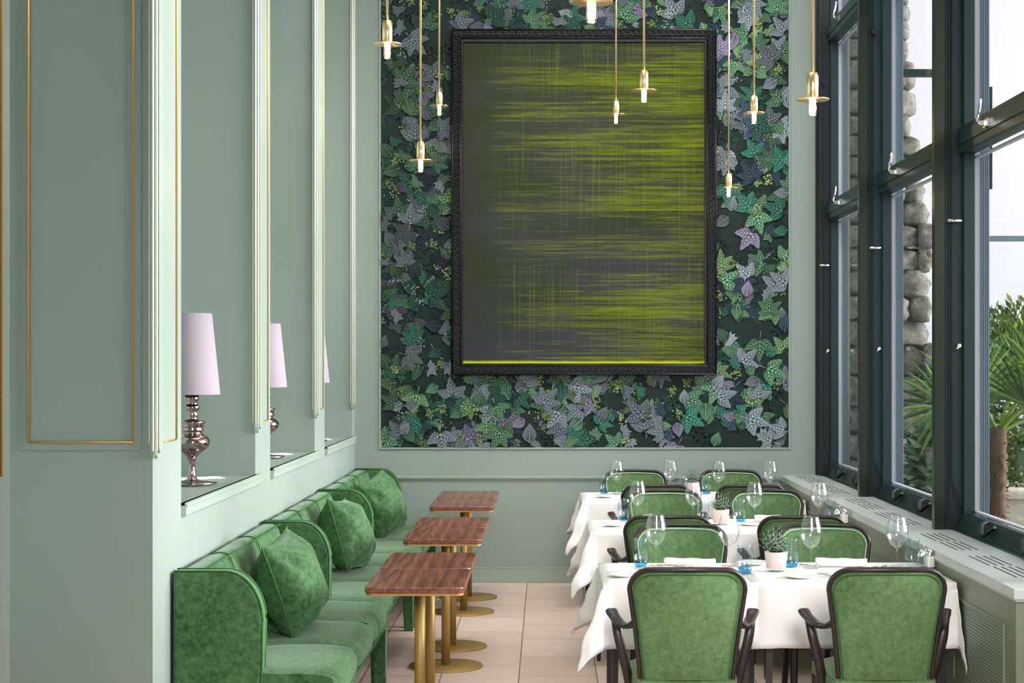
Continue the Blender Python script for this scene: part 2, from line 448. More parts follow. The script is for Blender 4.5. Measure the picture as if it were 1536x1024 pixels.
# ------------------------------------------------------------------ wallpaper: printed foliage drawn as thin layered shapes
def build_wallpaper():
    rr = random.Random(11)
    W0, W1, Z0, Z1 = -1.286, 1.875, 1.048, 4.75
    bm = BM(); cl = bm.loops.layers.float_color.new('col')
    placed = {}
    def level(x, z, r):
        c = .08; L = 0; keys = []
        for i in range(int((x-r)//c), int((x+r)//c)+1):
            for j in range(int((z-r)//c), int((z+r)//c)+1):
                keys.append((i, j)); L = max(L, placed.get((i, j), 0))
        for k in keys: placed[k] = L+1
        return L+1
    def face(pts, cols, y):
        P = []
        for p in pts: P.append((min(max(p[0], W0), W1), y, max(p[1], Z0)))
        a = 0
        for i in range(len(P)):
            j = (i+1) % len(P); a += P[i][0]*P[j][2]-P[j][0]*P[i][2]
        if abs(a) < 2e-7: return
        try: f = bm.faces.new([bm.verts.new(p) for p in P])
        except Exception: return
        for lp, c in zip(f.loops, cols): lp[cl] = c
    def lin(c, k=1): 
        s = srgb(*c); return (min(1, s[0]*k), min(1, s[1]*k), min(1, s[2]*k), 1)
    def mixc(a, b, t): return tuple(a[i]*(1-t)+b[i]*t for i in range(3))+(1,)
    DY = 3e-5
    # background
    face([(W0, Z0), (W1, Z0), (W1, Z1), (W0, Z1)], [lin((26, 42, 38))]*4, BW-.002)
    def blade(bx, bz, ang, ln, wd, base, tipc, vein, Y, veins=5, lobed=False, dark=None):
        """one pointed leaf blade with midrib and side veins"""
        ca, sa = math.cos(ang), math.sin(ang)
        def T(u, v): return (bx+ca*u*ln-sa*v*wd, bz+sa*u*ln+ca*v*wd)
        n = 7
        prof = [(0, .05), (.1, .55), (.25, .9), (.4, 1.0), (.58, .82), (.75, .52), (.9, .2), (1, 0)]
        if lobed: prof = [(0, .05), (.12, .6), (.22, .95), (.3, .86), (.4, 1.0), (.5, .76), (.6, .8), (.72, .48), (.82, .46), (1, 0)]
        dk = dark or mixc(base, (0, 0, 0, 1), .72)
        for (a, wa), (b, wb) in zip(prof, prof[1:]):       # dark outline
            face([T(a-.02, -wa*1.13), T(b+.02, -wb*1.13-.03), T(b+.02, wb*1.13+.03), T(a-.02, wa*1.13)], [dk]*4, Y)
        for (a, wa), (b, wb) in zip(prof, prof[1:]):
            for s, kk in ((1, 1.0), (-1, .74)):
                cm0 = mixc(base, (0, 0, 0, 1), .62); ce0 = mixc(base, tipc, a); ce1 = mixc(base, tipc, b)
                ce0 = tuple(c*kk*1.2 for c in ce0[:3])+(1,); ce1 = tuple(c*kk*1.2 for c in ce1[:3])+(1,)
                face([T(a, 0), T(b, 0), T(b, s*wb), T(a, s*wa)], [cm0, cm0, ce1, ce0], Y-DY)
        vw = .055
        for i in range(veins):
            u = .08+.7*i/veins
            for s in (1, -1):
                e = u+.26; we = interp(e, prof)*.92
                dv = mixc(base, (0, 0, 0, 1), .8)
                face([T(u, 0), T(u+vw*1.3, 0), T(e+.02, s*we), T(e, s*we)], [dv]*4, Y-2*DY)
                u2 = u+vw*1.8
                face([T(u2, 0), T(u2+vw, 0), T(e+.05, s*we*.95), T(e+.035, s*we*.95)], [vein]*4, Y-2*DY)
        face([T(0, -.07), T(1, 0), T(0, .07)], [vein]*3, Y-3*DY)
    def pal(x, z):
        # right-hand window light put into the print: leaf colours darken towards the left
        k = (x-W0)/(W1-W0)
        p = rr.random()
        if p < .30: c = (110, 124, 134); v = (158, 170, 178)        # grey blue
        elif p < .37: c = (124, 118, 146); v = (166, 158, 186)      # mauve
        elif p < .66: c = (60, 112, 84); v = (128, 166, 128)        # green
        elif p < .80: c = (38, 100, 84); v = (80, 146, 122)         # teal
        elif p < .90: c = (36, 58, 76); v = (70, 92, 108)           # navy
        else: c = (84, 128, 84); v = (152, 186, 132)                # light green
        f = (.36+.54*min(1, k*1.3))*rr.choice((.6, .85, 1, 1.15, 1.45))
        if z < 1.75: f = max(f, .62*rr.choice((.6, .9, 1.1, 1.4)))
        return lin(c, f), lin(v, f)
    items = []
    area = (W1-W0)*(Z1-Z0)
    for _ in range(520): items.append(('back', rr.uniform(W0, W1), rr.uniform(Z0, Z1)))
    fg = []
    for _ in range(1500):
        fg.append((rr.choice(['palmate']*5+['single']*3+['spray']*3+['flower']*3+['berries']), rr.uniform(W0, W1), rr.uniform(Z0, Z1)))
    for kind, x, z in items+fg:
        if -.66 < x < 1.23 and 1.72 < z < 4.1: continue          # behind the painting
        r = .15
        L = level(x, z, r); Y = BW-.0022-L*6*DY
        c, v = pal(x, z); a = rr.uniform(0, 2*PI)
        if kind == 'back':
            g = rr.uniform(.35, .8); cc = lin(rr.choice([(30, 66, 54), (26, 54, 60), (34, 84, 70), (36, 58, 44)]), g)
            for q in range(5):
                an = a+q*2*PI/5
                blade(x, z, an, rr.uniform(.07, .11), .03, cc, cc, mixc(cc, lin((120, 150, 130)), .15), Y, 2)
        elif kind == 'palmate':
            n = rr.choice((3, 3, 5)); sp = rr.uniform(.95, 1.15) if n == 3 else rr.uniform(.78, .9); S = rr.uniform(.12, .165)
            for q in sorted(range(n), key=lambda q: -abs(q-n//2)):
                d = q-n//2
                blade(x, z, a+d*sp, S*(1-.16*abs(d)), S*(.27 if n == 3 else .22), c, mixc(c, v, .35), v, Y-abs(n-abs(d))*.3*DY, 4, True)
            face([(x, z), (x-math.cos(a)*.07-.003, z-math.sin(a)*.07), (x-math.cos(a)*.07+.003, z-math.sin(a)*.07+.003)], [v]*3, Y)
        elif kind == 'single':
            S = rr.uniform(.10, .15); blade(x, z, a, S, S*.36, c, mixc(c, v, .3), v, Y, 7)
        elif kind == 'spray':
            for q in range(7):
                an = a+(q-3)*.55; S = rr.uniform(.045, .075)
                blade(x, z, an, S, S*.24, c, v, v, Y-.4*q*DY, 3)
        elif kind == 'flower':
            cy = lin(rr.choice([(150, 172, 96), (168, 184, 116), (120, 154, 96)]), rr.uniform(.5, 1.0)*(.6+.4*(x-W0)/(W1-W0)))  # flowers dimmed towards the left too, the same painted window light
            dk = lin((40, 62, 40))
            for q in range(24):
                rx, rz = rr.gauss(0, .018), rr.gauss(0, .018); s = rr.uniform(.004, .008)
                pts = [(x+rx+s*math.cos(k*PI/3), z+rz+s*math.sin(k*PI/3)) for k in range(6)]
                pb = [(x+rx+.003+1.3*s*math.cos(k*PI/3), z+rz-.003+1.3*s*math.sin(k*PI/3)) for k in range(6)]
                face(pb, [dk]*6, Y-q*.12*DY); face(pts, [cy]*6, Y-q*.12*DY-.06*DY)
        else:
            cb = lin((200, 212, 202), rr.uniform(.5, .9))
            for q in range(9):
                rx, rz = rr.gauss(0, .025), rr.gauss(0, .02); s = .0045
                face([(x+rx+s*math.cos(k*PI/3), z+rz+s*math.sin(k*PI/3)) for k in range(6)], [cb]*6, Y-q*.1*DY)
    me = bpy.data.meshes.new('wallpaper'); bm.to_mesh(me); bm.free(); me.materials.append(M['wallpaper'])
    o = bpy.data.objects.new('wallpaper', me); link(o)
    tag(o, 'dark green wallpaper printed with ivy leaves filling the end wall panel', 'wallpaper', kind='structure')
build_wallpaper()

# ------------------------------------------------------------------ framed painting
FY = BW-.02
fx0, fx1, fz0, fz1 = -.734, 1.309, 1.612, 4.277
ix0, ix1, iz0, iz1 = -.647, 1.217, 1.694, 4.179
pt = thing('framed_painting', 'large yellow-green streaked abstract painting in a black carved frame on the leafy wallpaper', 'painting', (0, 0, 0))
pt.location = ((fx0+fx1)/2, FY, fz0)
ox, oz = pt.location.x, pt.location.z
bm = BM()
for (a, b, c, d) in ((fx0, ix0, fz0, fz1), (ix1, fx1, fz0, fz1), (ix0, ix1, fz0, iz0), (ix0, ix1, iz1, fz1)):
    box(bm, a-ox, b-ox, -.05, 0, c-oz, d-oz)
obj('frame', bm, M['black_frame'], pt)
bm = BM()
rect = lambda e: [(fx0+e-ox, fz0+e-oz), (fx1-e-ox, fz0+e-oz), (fx1-e-ox, fz1-e-oz), (fx0+e-ox, fz1-e-oz)]
for e, r, yy in ((.006, .008, -.05), (.070, .006, -.056), (.083, .006, -.044)):
    q = rect(e)
    for i in range(4):
        (xa, za), (xb, zb) = q[i], q[(i+1) % 4]
        sweep(bm, [(xa, yy, za), (xb, yy, zb)], r, n=8, up=(0, 1, 0))
def ornament(bm, x, z, ax):
    T = lambda u, v: (x+u, z+v) if ax == 0 else (x+v, z+u)
    u0, v0 = T(0, .008)
    pts = []
    for k in range(8):
        an = 2*PI*k/8; a_, b_ = T(.015*math.cos(an), .006+.019*math.sin(an)); pts.append((a_, -.058, b_))
    sweep(bm, pts, .005, n=5, up=(0, 1, 0), closed=True)
    for (du, dv, rr_) in ((0, .010, .006), (.025, -.012, .010), (.025, .014, .005), (0, -.018, .006)):
        a_, b_ = T(du, dv)
        bmesh.ops.create_icosphere(bm, subdivisions=1, radius=rr_, matrix=Matrix.Translation((a_, -.058, b_)))
e = .040; q = rect(e)
nx = int((q[1][0]-q[0][0])/.05); nz = int((q[2][1]-q[1][1])/.05)
for i in range(nx+1):
    xx = q[0][0]+(q[1][0]-q[0][0])*i/nx
    ornament(bm, xx, q[0][1], 0); ornament(bm, xx, q[2][1], 0)
for i in range(nz+1):
    zz = q[1][1]+(q[2][1]-q[1][1])*i/nz
    ornament(bm, q[0][0], zz, 1); ornament(bm, q[1][0], zz, 1)
obj('carved_moulding', bm, M['black_frame'], pt, smooth=True)
bm = BM(); box(bm, ix0-ox-.005, ix1-ox+.005, -.03, -.005, iz0-oz-.005, iz1-oz+.005)
cv = obj('canvas', bm, M['painting'], pt)
bm = BM()   # scribbled signature
sx0, sz0 = ix1-ox-.10, iz0-oz+.035
pts = [(sx0+.004*k, -.0315, sz0+.008*math.sin(k*2.3)*(.5+.5*math.cos(k*.9))) for k in range(20)]
sweep(bm, pts, .0012, n=5, up=(0, 1, 0))
obj('signature', bm, M['dark'], pt)
# ------------------------------------------------------------------ windows (right wall)
SZ = .837
bm = BM(); box(bm, 2.12, 2.35, 6.70, BW, 0, .84); box(bm, 2.12, 2.35, 6.70, BW, 5.1, CEIL)
struct('wall_right', bm, M['teal'])
bm = BM(); box(bm, 2.13, 2.35, -1.5, 5.4, 0, CEIL); box(bm, 2.13, 2.35, 5.4, 6.7, 0, .8); struct('wall_right', bm, M['paint'])  # unseen solid wall added to keep side light off the near pier
POSTS = [6.76, 8.9, 11.04]
ZT = 5.1
for i, y in enumerate(POSTS):
    root = bpy.data.objects.new('trim_%d' % (12+i), None); link(root); root['kind'] = 'structure'
    bm = BM(); box(bm, 2.03, 2.086, y, y+.06, SZ+.001, ZT); obj('metal_post', bm, M['steel'], root, bevel=.002)
    bm = BM(); box(bm, 2.088, 2.24, y+.012, y+.12, SZ+.001, ZT)
    box(bm, 2.088, 2.10, y+.004, y+.013, SZ+.001, ZT)
    obj('dark_casing', bm, M['teal2'], root, bevel=.002)
    bm = BM()   # raised panel line with a splayed foot
    sweep(bm, [(2.118, y+.010, ZT), (2.118, y+.010, 1.09), (2.19, y+.010, .86)], .004, n=6)
    sweep(bm, [(2.106, y+.010, ZT), (2.106, y+.010, SZ+.01)], .003, n=6)
    prism(bm, [(2.124, ZT), (2.124, 1.10), (2.197, .90), (2.197, ZT)], 'y', y+.004, y+.013)
    obj('panel_line', bm, M['teal'], root, smooth=False)
bm = BM(); box(bm, 2.095, 2.24, BW-.13, BW, SZ+.001, ZT); box(bm, 2.08, 2.11, BW-.05, BW, SZ+.001, ZT)
prism(bm, [(2.124, ZT), (2.124, 1.10), (2.197, .90), (2.197, ZT)], 'y', BW-.138, BW-.13)
struct('trim_15', bm, M['teal2'], bevel=.003)
BAYS = [(6.88, 8.9), (9.02, 11.04), (11.16, BW-.13)]
def window(n, y0, y1):
    root = bpy.data.objects.new('window_%d' % n, None); link(root); root['kind'] = 'structure'
    root.location = (2.2, (y0+y1)/2, SZ)
    L = Vector(root.location)
    def P(name, bm, m, **kw):
        bmesh.ops.translate(bm, vec=-L, verts=bm.verts)
        return obj(name, bm, m, root, **kw)
    bm = BM()
    xa, xb = 2.175, 2.235
    box(bm, xa, xb, y0, y0+.05, .86, ZT); box(bm, xa, xb, y1-.035, y1, .86, ZT)
    box(bm, 2.16, xb, y0, y1, SZ+.001, .862)
    prism(bm, [(2.145, SZ+.002), (2.205, SZ+.002), (2.225, .925), (2.19, .925), (2.165, .89)], 'y', y0, y1)
    for za, zb in ((2.80, 2.94), (4.16, 4.29)):
        box(bm, 2.155, 2.24, y0, y1, za, zb)
        box(bm, 2.148, 2.16, y0, y1, za+.045, zb-.03)
    P('frame', bm, M['teal'], bevel=.004)
    # pale outer frame beyond the glass
    bm = BM()
    box(bm, 2.236, 2.266, y0, y0+.02, .9, ZT); box(bm, 2.236, 2.268, y1-.02, y1, .9, ZT)
    box(bm, 2.236, 2.262, y0, y1, .926, .936)
    for za in (2.79, 4.15): box(bm, 2.241, 2.266, y0, y1, za-.012, za)
    P('outer_frame', bm, M['whitepvc'])
    bm = BM()
    box(bm, 2.268, 2.31, y1-.03, y1, .9, ZT); box(bm, 2.268, 2.31, y0, y0+.03, .9, ZT)
    for k in (.280, .292, .302): box(bm, 2+k, 2+k+.004, y1-.036, y1-.03, .9, ZT)
    P('outer_channel', bm, M['bluegrey'])
    for (za, zb) in ((.93, 2.79), (2.94, 4.15), (4.29, ZT)):
        bm = BM(); box(bm, 2.246, 2.250, y0+.05, y1-.035, za, zb); P('glass_pane', bm, M['pane'])
    # silver lever handle on the transom
    yh = y1-.62
    for zt in (2.87, 4.22):
        bm = BM(); box(bm, 2.135, 2.148, yh-.035, yh+.035, zt-.012, zt+.028)
        box(bm, 2.105, 2.136, yh-.01, yh+.012, zt-.005, zt+.018)
        sweep(bm, spline([(2.108, yh, zt+.002), (2.100, yh+.004, zt+.03), (2.112, yh+.01, zt+.10), (2.116, yh+.01, zt+.125)], 4), .010, .006, n=8)
        P('lever_handle', bm, M['silver'], bevel=.001)
    # dark folding stays on the bottom rail
    for q, yy in enumerate((y1-.5, y1-1.25)):
        bm = BM()
        sweep(bm, spline([(2.17, yy, .925), (2.135, yy-.03, .912), (2.12, yy-.10, .875), (2.125, yy-.13, .868)], 4), .020, .010, n=8)
        sweep(bm, spline([(2.125, yy-.13, .868), (2.14, yy-.17, .89), (2.165, yy-.2, .915)], 4), .018, .009, n=8)
        P('window_stay', bm, M['teal2'])
    # small metal pins and knob on the casing side
    bm = BM(); sweep(bm, [(2.09, y1-.04, 2.45), (2.16, y1-.04, 2.45)], .009, n=8); P('pin', bm, M['silver'])
    bm = BM(); sweep(bm, [(2.155, y1+.012, 1.80), (2.155, y1-.03, 1.80)], .010, n=10); sweep(bm, [(2.155, y1-.025, 1.80), (2.14, y1-.03, 1.78)], .006, n=8); P('latch', bm, M['silver'])
    bm = BM(); sweep(bm, [(2.13, y1+.012, 3.85), (2.13, y1-.03, 3.85)], .020, n=14); P('knob', bm, M['teal2'], smooth=False)
for k, (a, b) in enumerate(BAYS): window(k+1, a, b)

# radiator cabinet with slotted sill
cab = thing('radiator_cover', 'long sage green radiator cabinet with slotted top under the windows', 'radiator cover', (1.98, 6.6, 0))
def PC(name, bm, m, **kw):
    bmesh.ops.translate(bm, vec=-Vector((1.98, 6.6, 0)), verts=bm.verts); return obj(name, bm, m, cab, **kw)
bm = BM(); box(bm, 1.822, 2.119, 6.60, BW-.001, 0, .79)
PC('body', bm, M['cabinet'])
bm = BM(); box(bm, 1.806, 2.16, 6.575, BW-.001, .795, SZ); box(bm, 1.815, 2.119, 6.585, BW-.001, .785, .796)
PC('top', bm, M['sill'], bevel=.004)
for base in (8.69, 10.89, 13.06):
    for g in (0, -1.0):
        bm = BM()
        for row in range(2):
            ya = base+g-row*.40
            for k in range(4):
                xx = 1.908+.032*k+(0.006 if row else 0)
                if ya-.35 < 6.6 or ya > BW-.03: continue
                box(bm, xx, xx+.007, ya-.35, ya, SZ-.001, SZ+.0012)
        PC('vent_slots', bm, M['dark'])  # flat dark strips stand in for the shade inside the slots
for k in range(6):
    ya = 6.77+1.07*k
    bm = BM(); box(bm, 1.8195, 1.823, ya, ya+.81, .31, .665)
    p_ = PC('grille', bm, M['grille'])
    bm = BM(); f_ = .012
    for (a, b, c, d) in ((ya-f_, ya, .31-f_, .665+f_), (ya+.81, ya+.81+f_, .31-f_, .665+f_), (ya, ya+.81, .665, .665+f_), (ya, ya+.81, .31-f_, .31)):
        box(bm, 1.814, 1.823, a, b, c, d)
    PC('grille_frame', bm, M['cabinet'])

# ------------------------------------------------------------------ outside
bm = BM(); box(bm, 2.36, 40, 2, 60, -.12, -.02)
struct('ground', bm, M['terrace'])
# rough stone wall end
bm = BM(); rs = random.Random(3)
z = -.1
while z < 6.2:
    hgt = rs.uniform(.12, .26); edge = interp(z, [(0, 3.16), (2, 3.12), (3.4, 3.02), (4.3, 2.93), (6, 2.88)])+rs.uniform(-.05, .04)
    x = 2.42
    while x < edge-.08:
        w = min(rs.uniform(.14, .36), edge-x)
        d = rs.uniform(-.05, .04)
        b2 = BM(); bmesh.ops.create_icosphere(b2, subdivisions=3, radius=1)
        for v in b2.verts:
            c = v.co
            c.x = math.copysign(abs(c.x)**.55, c.x); c.y = math.copysign(abs(c.y)**.6, c.y); c.z = math.copysign(abs(c.z)**.55, c.z)
            nz = .06*math.sin(c.x*5+z*9)+.07*math.sin(c.z*6+x*7)+.05*math.sin(c.x*11+c.z*9+x)
            c *= 1+nz
            v.co = Vector((x+w/2+c.x*w*.54, 13.75+d+c.y*.22, z+hgt/2+c.z*hgt*.55))
        me = bpy.data.meshes.new('t'); b2.to_mesh(me); b2.free(); bm.from_mesh(me); bpy.data.meshes.remove(me)
        x += w
    z += hgt
box(bm, 2.40, 2.84, 13.65, 14.6, -.1, 6.1)
o = obj('stone_wall', bm, M['stone'], smooth=True)
tag(o, 'rough rubble stone wall end standing outside the far windows', 'stone wall', kind='structure')
# low garden wall
bm = BM(); box(bm, 2.9, 9, 16.0, 16.35, -.05, .42); box(bm, 2.86, 9, 15.95, 16.4, .42, .50)
o = obj('garden_wall', bm, M['beige'], bevel=.01)
tag(o, 'low beige rendered garden wall beyond the nearest window', 'garden wall', kind='structure')
def leaf_poly(bm, cl, p, d, s, w, c):
    d = d.normalized(); n = d.cross(Vector((R.uniform(-1, 1), R.uniform(-1, 1), R.uniform(-1, 1)))).normalized()
    q = [p, p+d*s*.5+n*w, p+d*s, p+d*s*.5-n*w]
    f = bm.faces.new([bm.verts.new(v) for v in q])
    for lp in f.loops: lp[cl] = c
def bush(name, label, c, r, n, cols, s=.09, seed=1):
    global R
    R = random.Random(seed)
    root = thing(name, label, 'shrub', (c[0], c[1], -.02), 0, None)
    bm = BM(); cl = bm.loops.layers.float_color.new('col')
    for _ in range(n):
        v = Vector((R.gauss(0, 1), R.gauss(0, 1), R.gauss(0, 1))).normalized()*R.uniform(.55, 1)
        p = Vector((v.x*r[0], v.y*r[1], c[2]+.02+v.z*r[2]))
        if p.z < 0: continue
        k = R.uniform(.6, 1.15); cc = srgb(*R.choice(cols)); cc = (cc[0]*k, cc[1]*k, cc[2]*k, 1)
        leaf_poly(bm, cl, p, v+Vector((R.uniform(-1, 1), R.uniform(-1, 1), R.uniform(-.2, 1))), s*R.uniform(.6, 1.3), s*.22, cc)
    obj('foliage', bm, M['leafcol'], root)
    bm = BM()
    for k in range(5):
        a = k*1.3; sweep(bm, spline([(.05*math.cos(a), .05*math.sin(a), 0), (r[0]*.3*math.cos(a), r[1]*.3*math.sin(a), c[2]*.7), (r[0]*.6*math.cos(a), r[1]*.6*math.sin(a), c[2]+r[2]*.5)], 4), .02, n=6)
    obj('stem', bm, M['bark'], root)
G1 = [(120, 150, 60), (90, 130, 50), (150, 175, 80), (70, 105, 45)]
G2 = [(110, 140, 110), (140, 165, 130), (80, 110, 80), (160, 180, 150)]
bush('garden_shrub', 'bright leafy green shrub behind the palm beyond the nearest window', (5.1, 17.6, 1.35), (1.25, .8, 1.0), 9000, G1, .11, 4)
bush('garden_shrub', 'grey-green spiky shrub at the foot of the stone wall', (3.1, 12.95, .85), (.28, .26, .5), 1800, G2, .16, 5)
bush('garden_shrub', 'low yellow-green shrub along the garden wall to the right of the palm', (5.9, 15.2, .2), (1.2, .35, .55), 3000, G1, .10, 6)
# fan palm
px, py = 3.24, 12.2
palm = thing('fan_palm', 'green fan palm with a fibrous brown trunk outside the nearest window', 'palm tree', (px, py, -.02))
rp = random.Random(5)
bm = BM()
prof = []
for k in range(40):
    z = k*.032; prof.append((.055+.012*((k % 3) == 0)+rp.uniform(-.004, .006), z))
prof.append((0, 1.28)); lathe(bm, [(0, 0)]+prof, 14)
for k in range(90):
    a = rp.uniform(0, 2*PI); z = rp.uniform(.1, 1.22)
    p0 = Vector((.055*math.cos(a), .055*math.sin(a), z)); p1 = p0+Vector((.03*math.cos(a), .03*math.sin(a), rp.uniform(-.08, .1)))
    sweep(bm, [p0, p1], [.006, .001], n=5)
obj('trunk', bm, M['bark'], palm)
def frond(az, el, ln, rad, seed, aim):
    r_ = random.Random(seed)
    bm = BM(); cl = bm.loops.layers.float_color.new('col')
    d = Vector((math.cos(az)*math.cos(el), math.sin(az)*math.cos(el), math.sin(el)))
    base = Vector((0, 0, 1.22)); hub = base+d*ln+Vector((0, 0, -.05*ln))
    sweep(bm, spline([base, base+d*ln*.5+Vector((0, 0, .02)), hub], 5), [.012]*11, n=6)
    side = d.cross(Vector(aim)).normalized(); nrm = side.cross(d).normalized()
    N = 22
    for k in range(N):
        th = (k-(N-1)/2)/(N-1)*math.radians(235)
        ld = (d*math.cos(th)+side*math.sin(th)).normalized()
        L = rad*(1-.12*abs(th))*r_.uniform(.92, 1.05); w = .017
        sd = ld.cross(nrm).normalized()
        droop = Vector((0, 0, -1))*.10*L
        pts = [hub, hub+ld*L*.35, hub+ld*L*.7+droop*.3, hub+ld*L+droop]
        ws = [.003, w, w*.8, .001]
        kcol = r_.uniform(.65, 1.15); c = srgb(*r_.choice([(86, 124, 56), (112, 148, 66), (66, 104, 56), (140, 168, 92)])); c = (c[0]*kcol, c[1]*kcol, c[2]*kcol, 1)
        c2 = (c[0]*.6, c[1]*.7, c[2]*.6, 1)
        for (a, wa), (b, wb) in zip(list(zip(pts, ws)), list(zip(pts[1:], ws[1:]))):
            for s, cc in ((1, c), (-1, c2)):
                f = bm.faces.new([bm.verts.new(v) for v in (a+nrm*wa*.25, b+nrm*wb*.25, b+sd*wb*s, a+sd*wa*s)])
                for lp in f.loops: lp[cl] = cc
    for f in bm.faces:
        for lp in f.loops:
            if lp[cl][0] == 1 and lp[cl][1] == 1: lp[cl] = srgb(120, 150, 60)
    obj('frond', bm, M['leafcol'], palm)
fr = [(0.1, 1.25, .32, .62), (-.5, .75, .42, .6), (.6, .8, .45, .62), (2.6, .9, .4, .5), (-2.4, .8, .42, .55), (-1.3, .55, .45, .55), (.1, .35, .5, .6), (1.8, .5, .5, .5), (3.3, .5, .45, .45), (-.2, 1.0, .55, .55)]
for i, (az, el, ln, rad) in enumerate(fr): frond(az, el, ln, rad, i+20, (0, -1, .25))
# outside steel bits seen through the glass
bm = BM(); box(bm, 2.30, 3.9, 10.0, 10.05, 2.425, 2.455); box(bm, 3.9, 3.96, 9.98, 10.06, -.02, 2.5)
o = obj('crossbar', bm, M['bluegrey']); tag(o, 'thin dark steel crossbar on a post outside the nearest window', 'steel bar')
bm = BM(); box(bm, 2.32, 2.99, 12.5, 12.55, 3.81, 3.865); box(bm, 2.96, 3.02, 12.49, 12.56, -.02, 3.9)
for dz in (-.03, .03): box(bm, 2.93, 2.97, 12.48, 12.57, 3.83+dz*1.4, 3.845+dz*1.4)
o = obj('crossbar', bm, M['teal']); tag(o, 'green steel crossbar bolted high up in front of the stone wall', 'steel bar')
bm = BM(); box(bm, 2.40, 2.44, 9.3, 9.36, 2.66, 3.22); box(bm, 2.35, 2.41, 9.32, 9.34, 2.9, 2.95)
o = obj('wall_box', bm, M['teal2'], bevel=.004); tag(o, 'narrow dark upright box fixed outside the nearest window', 'box')

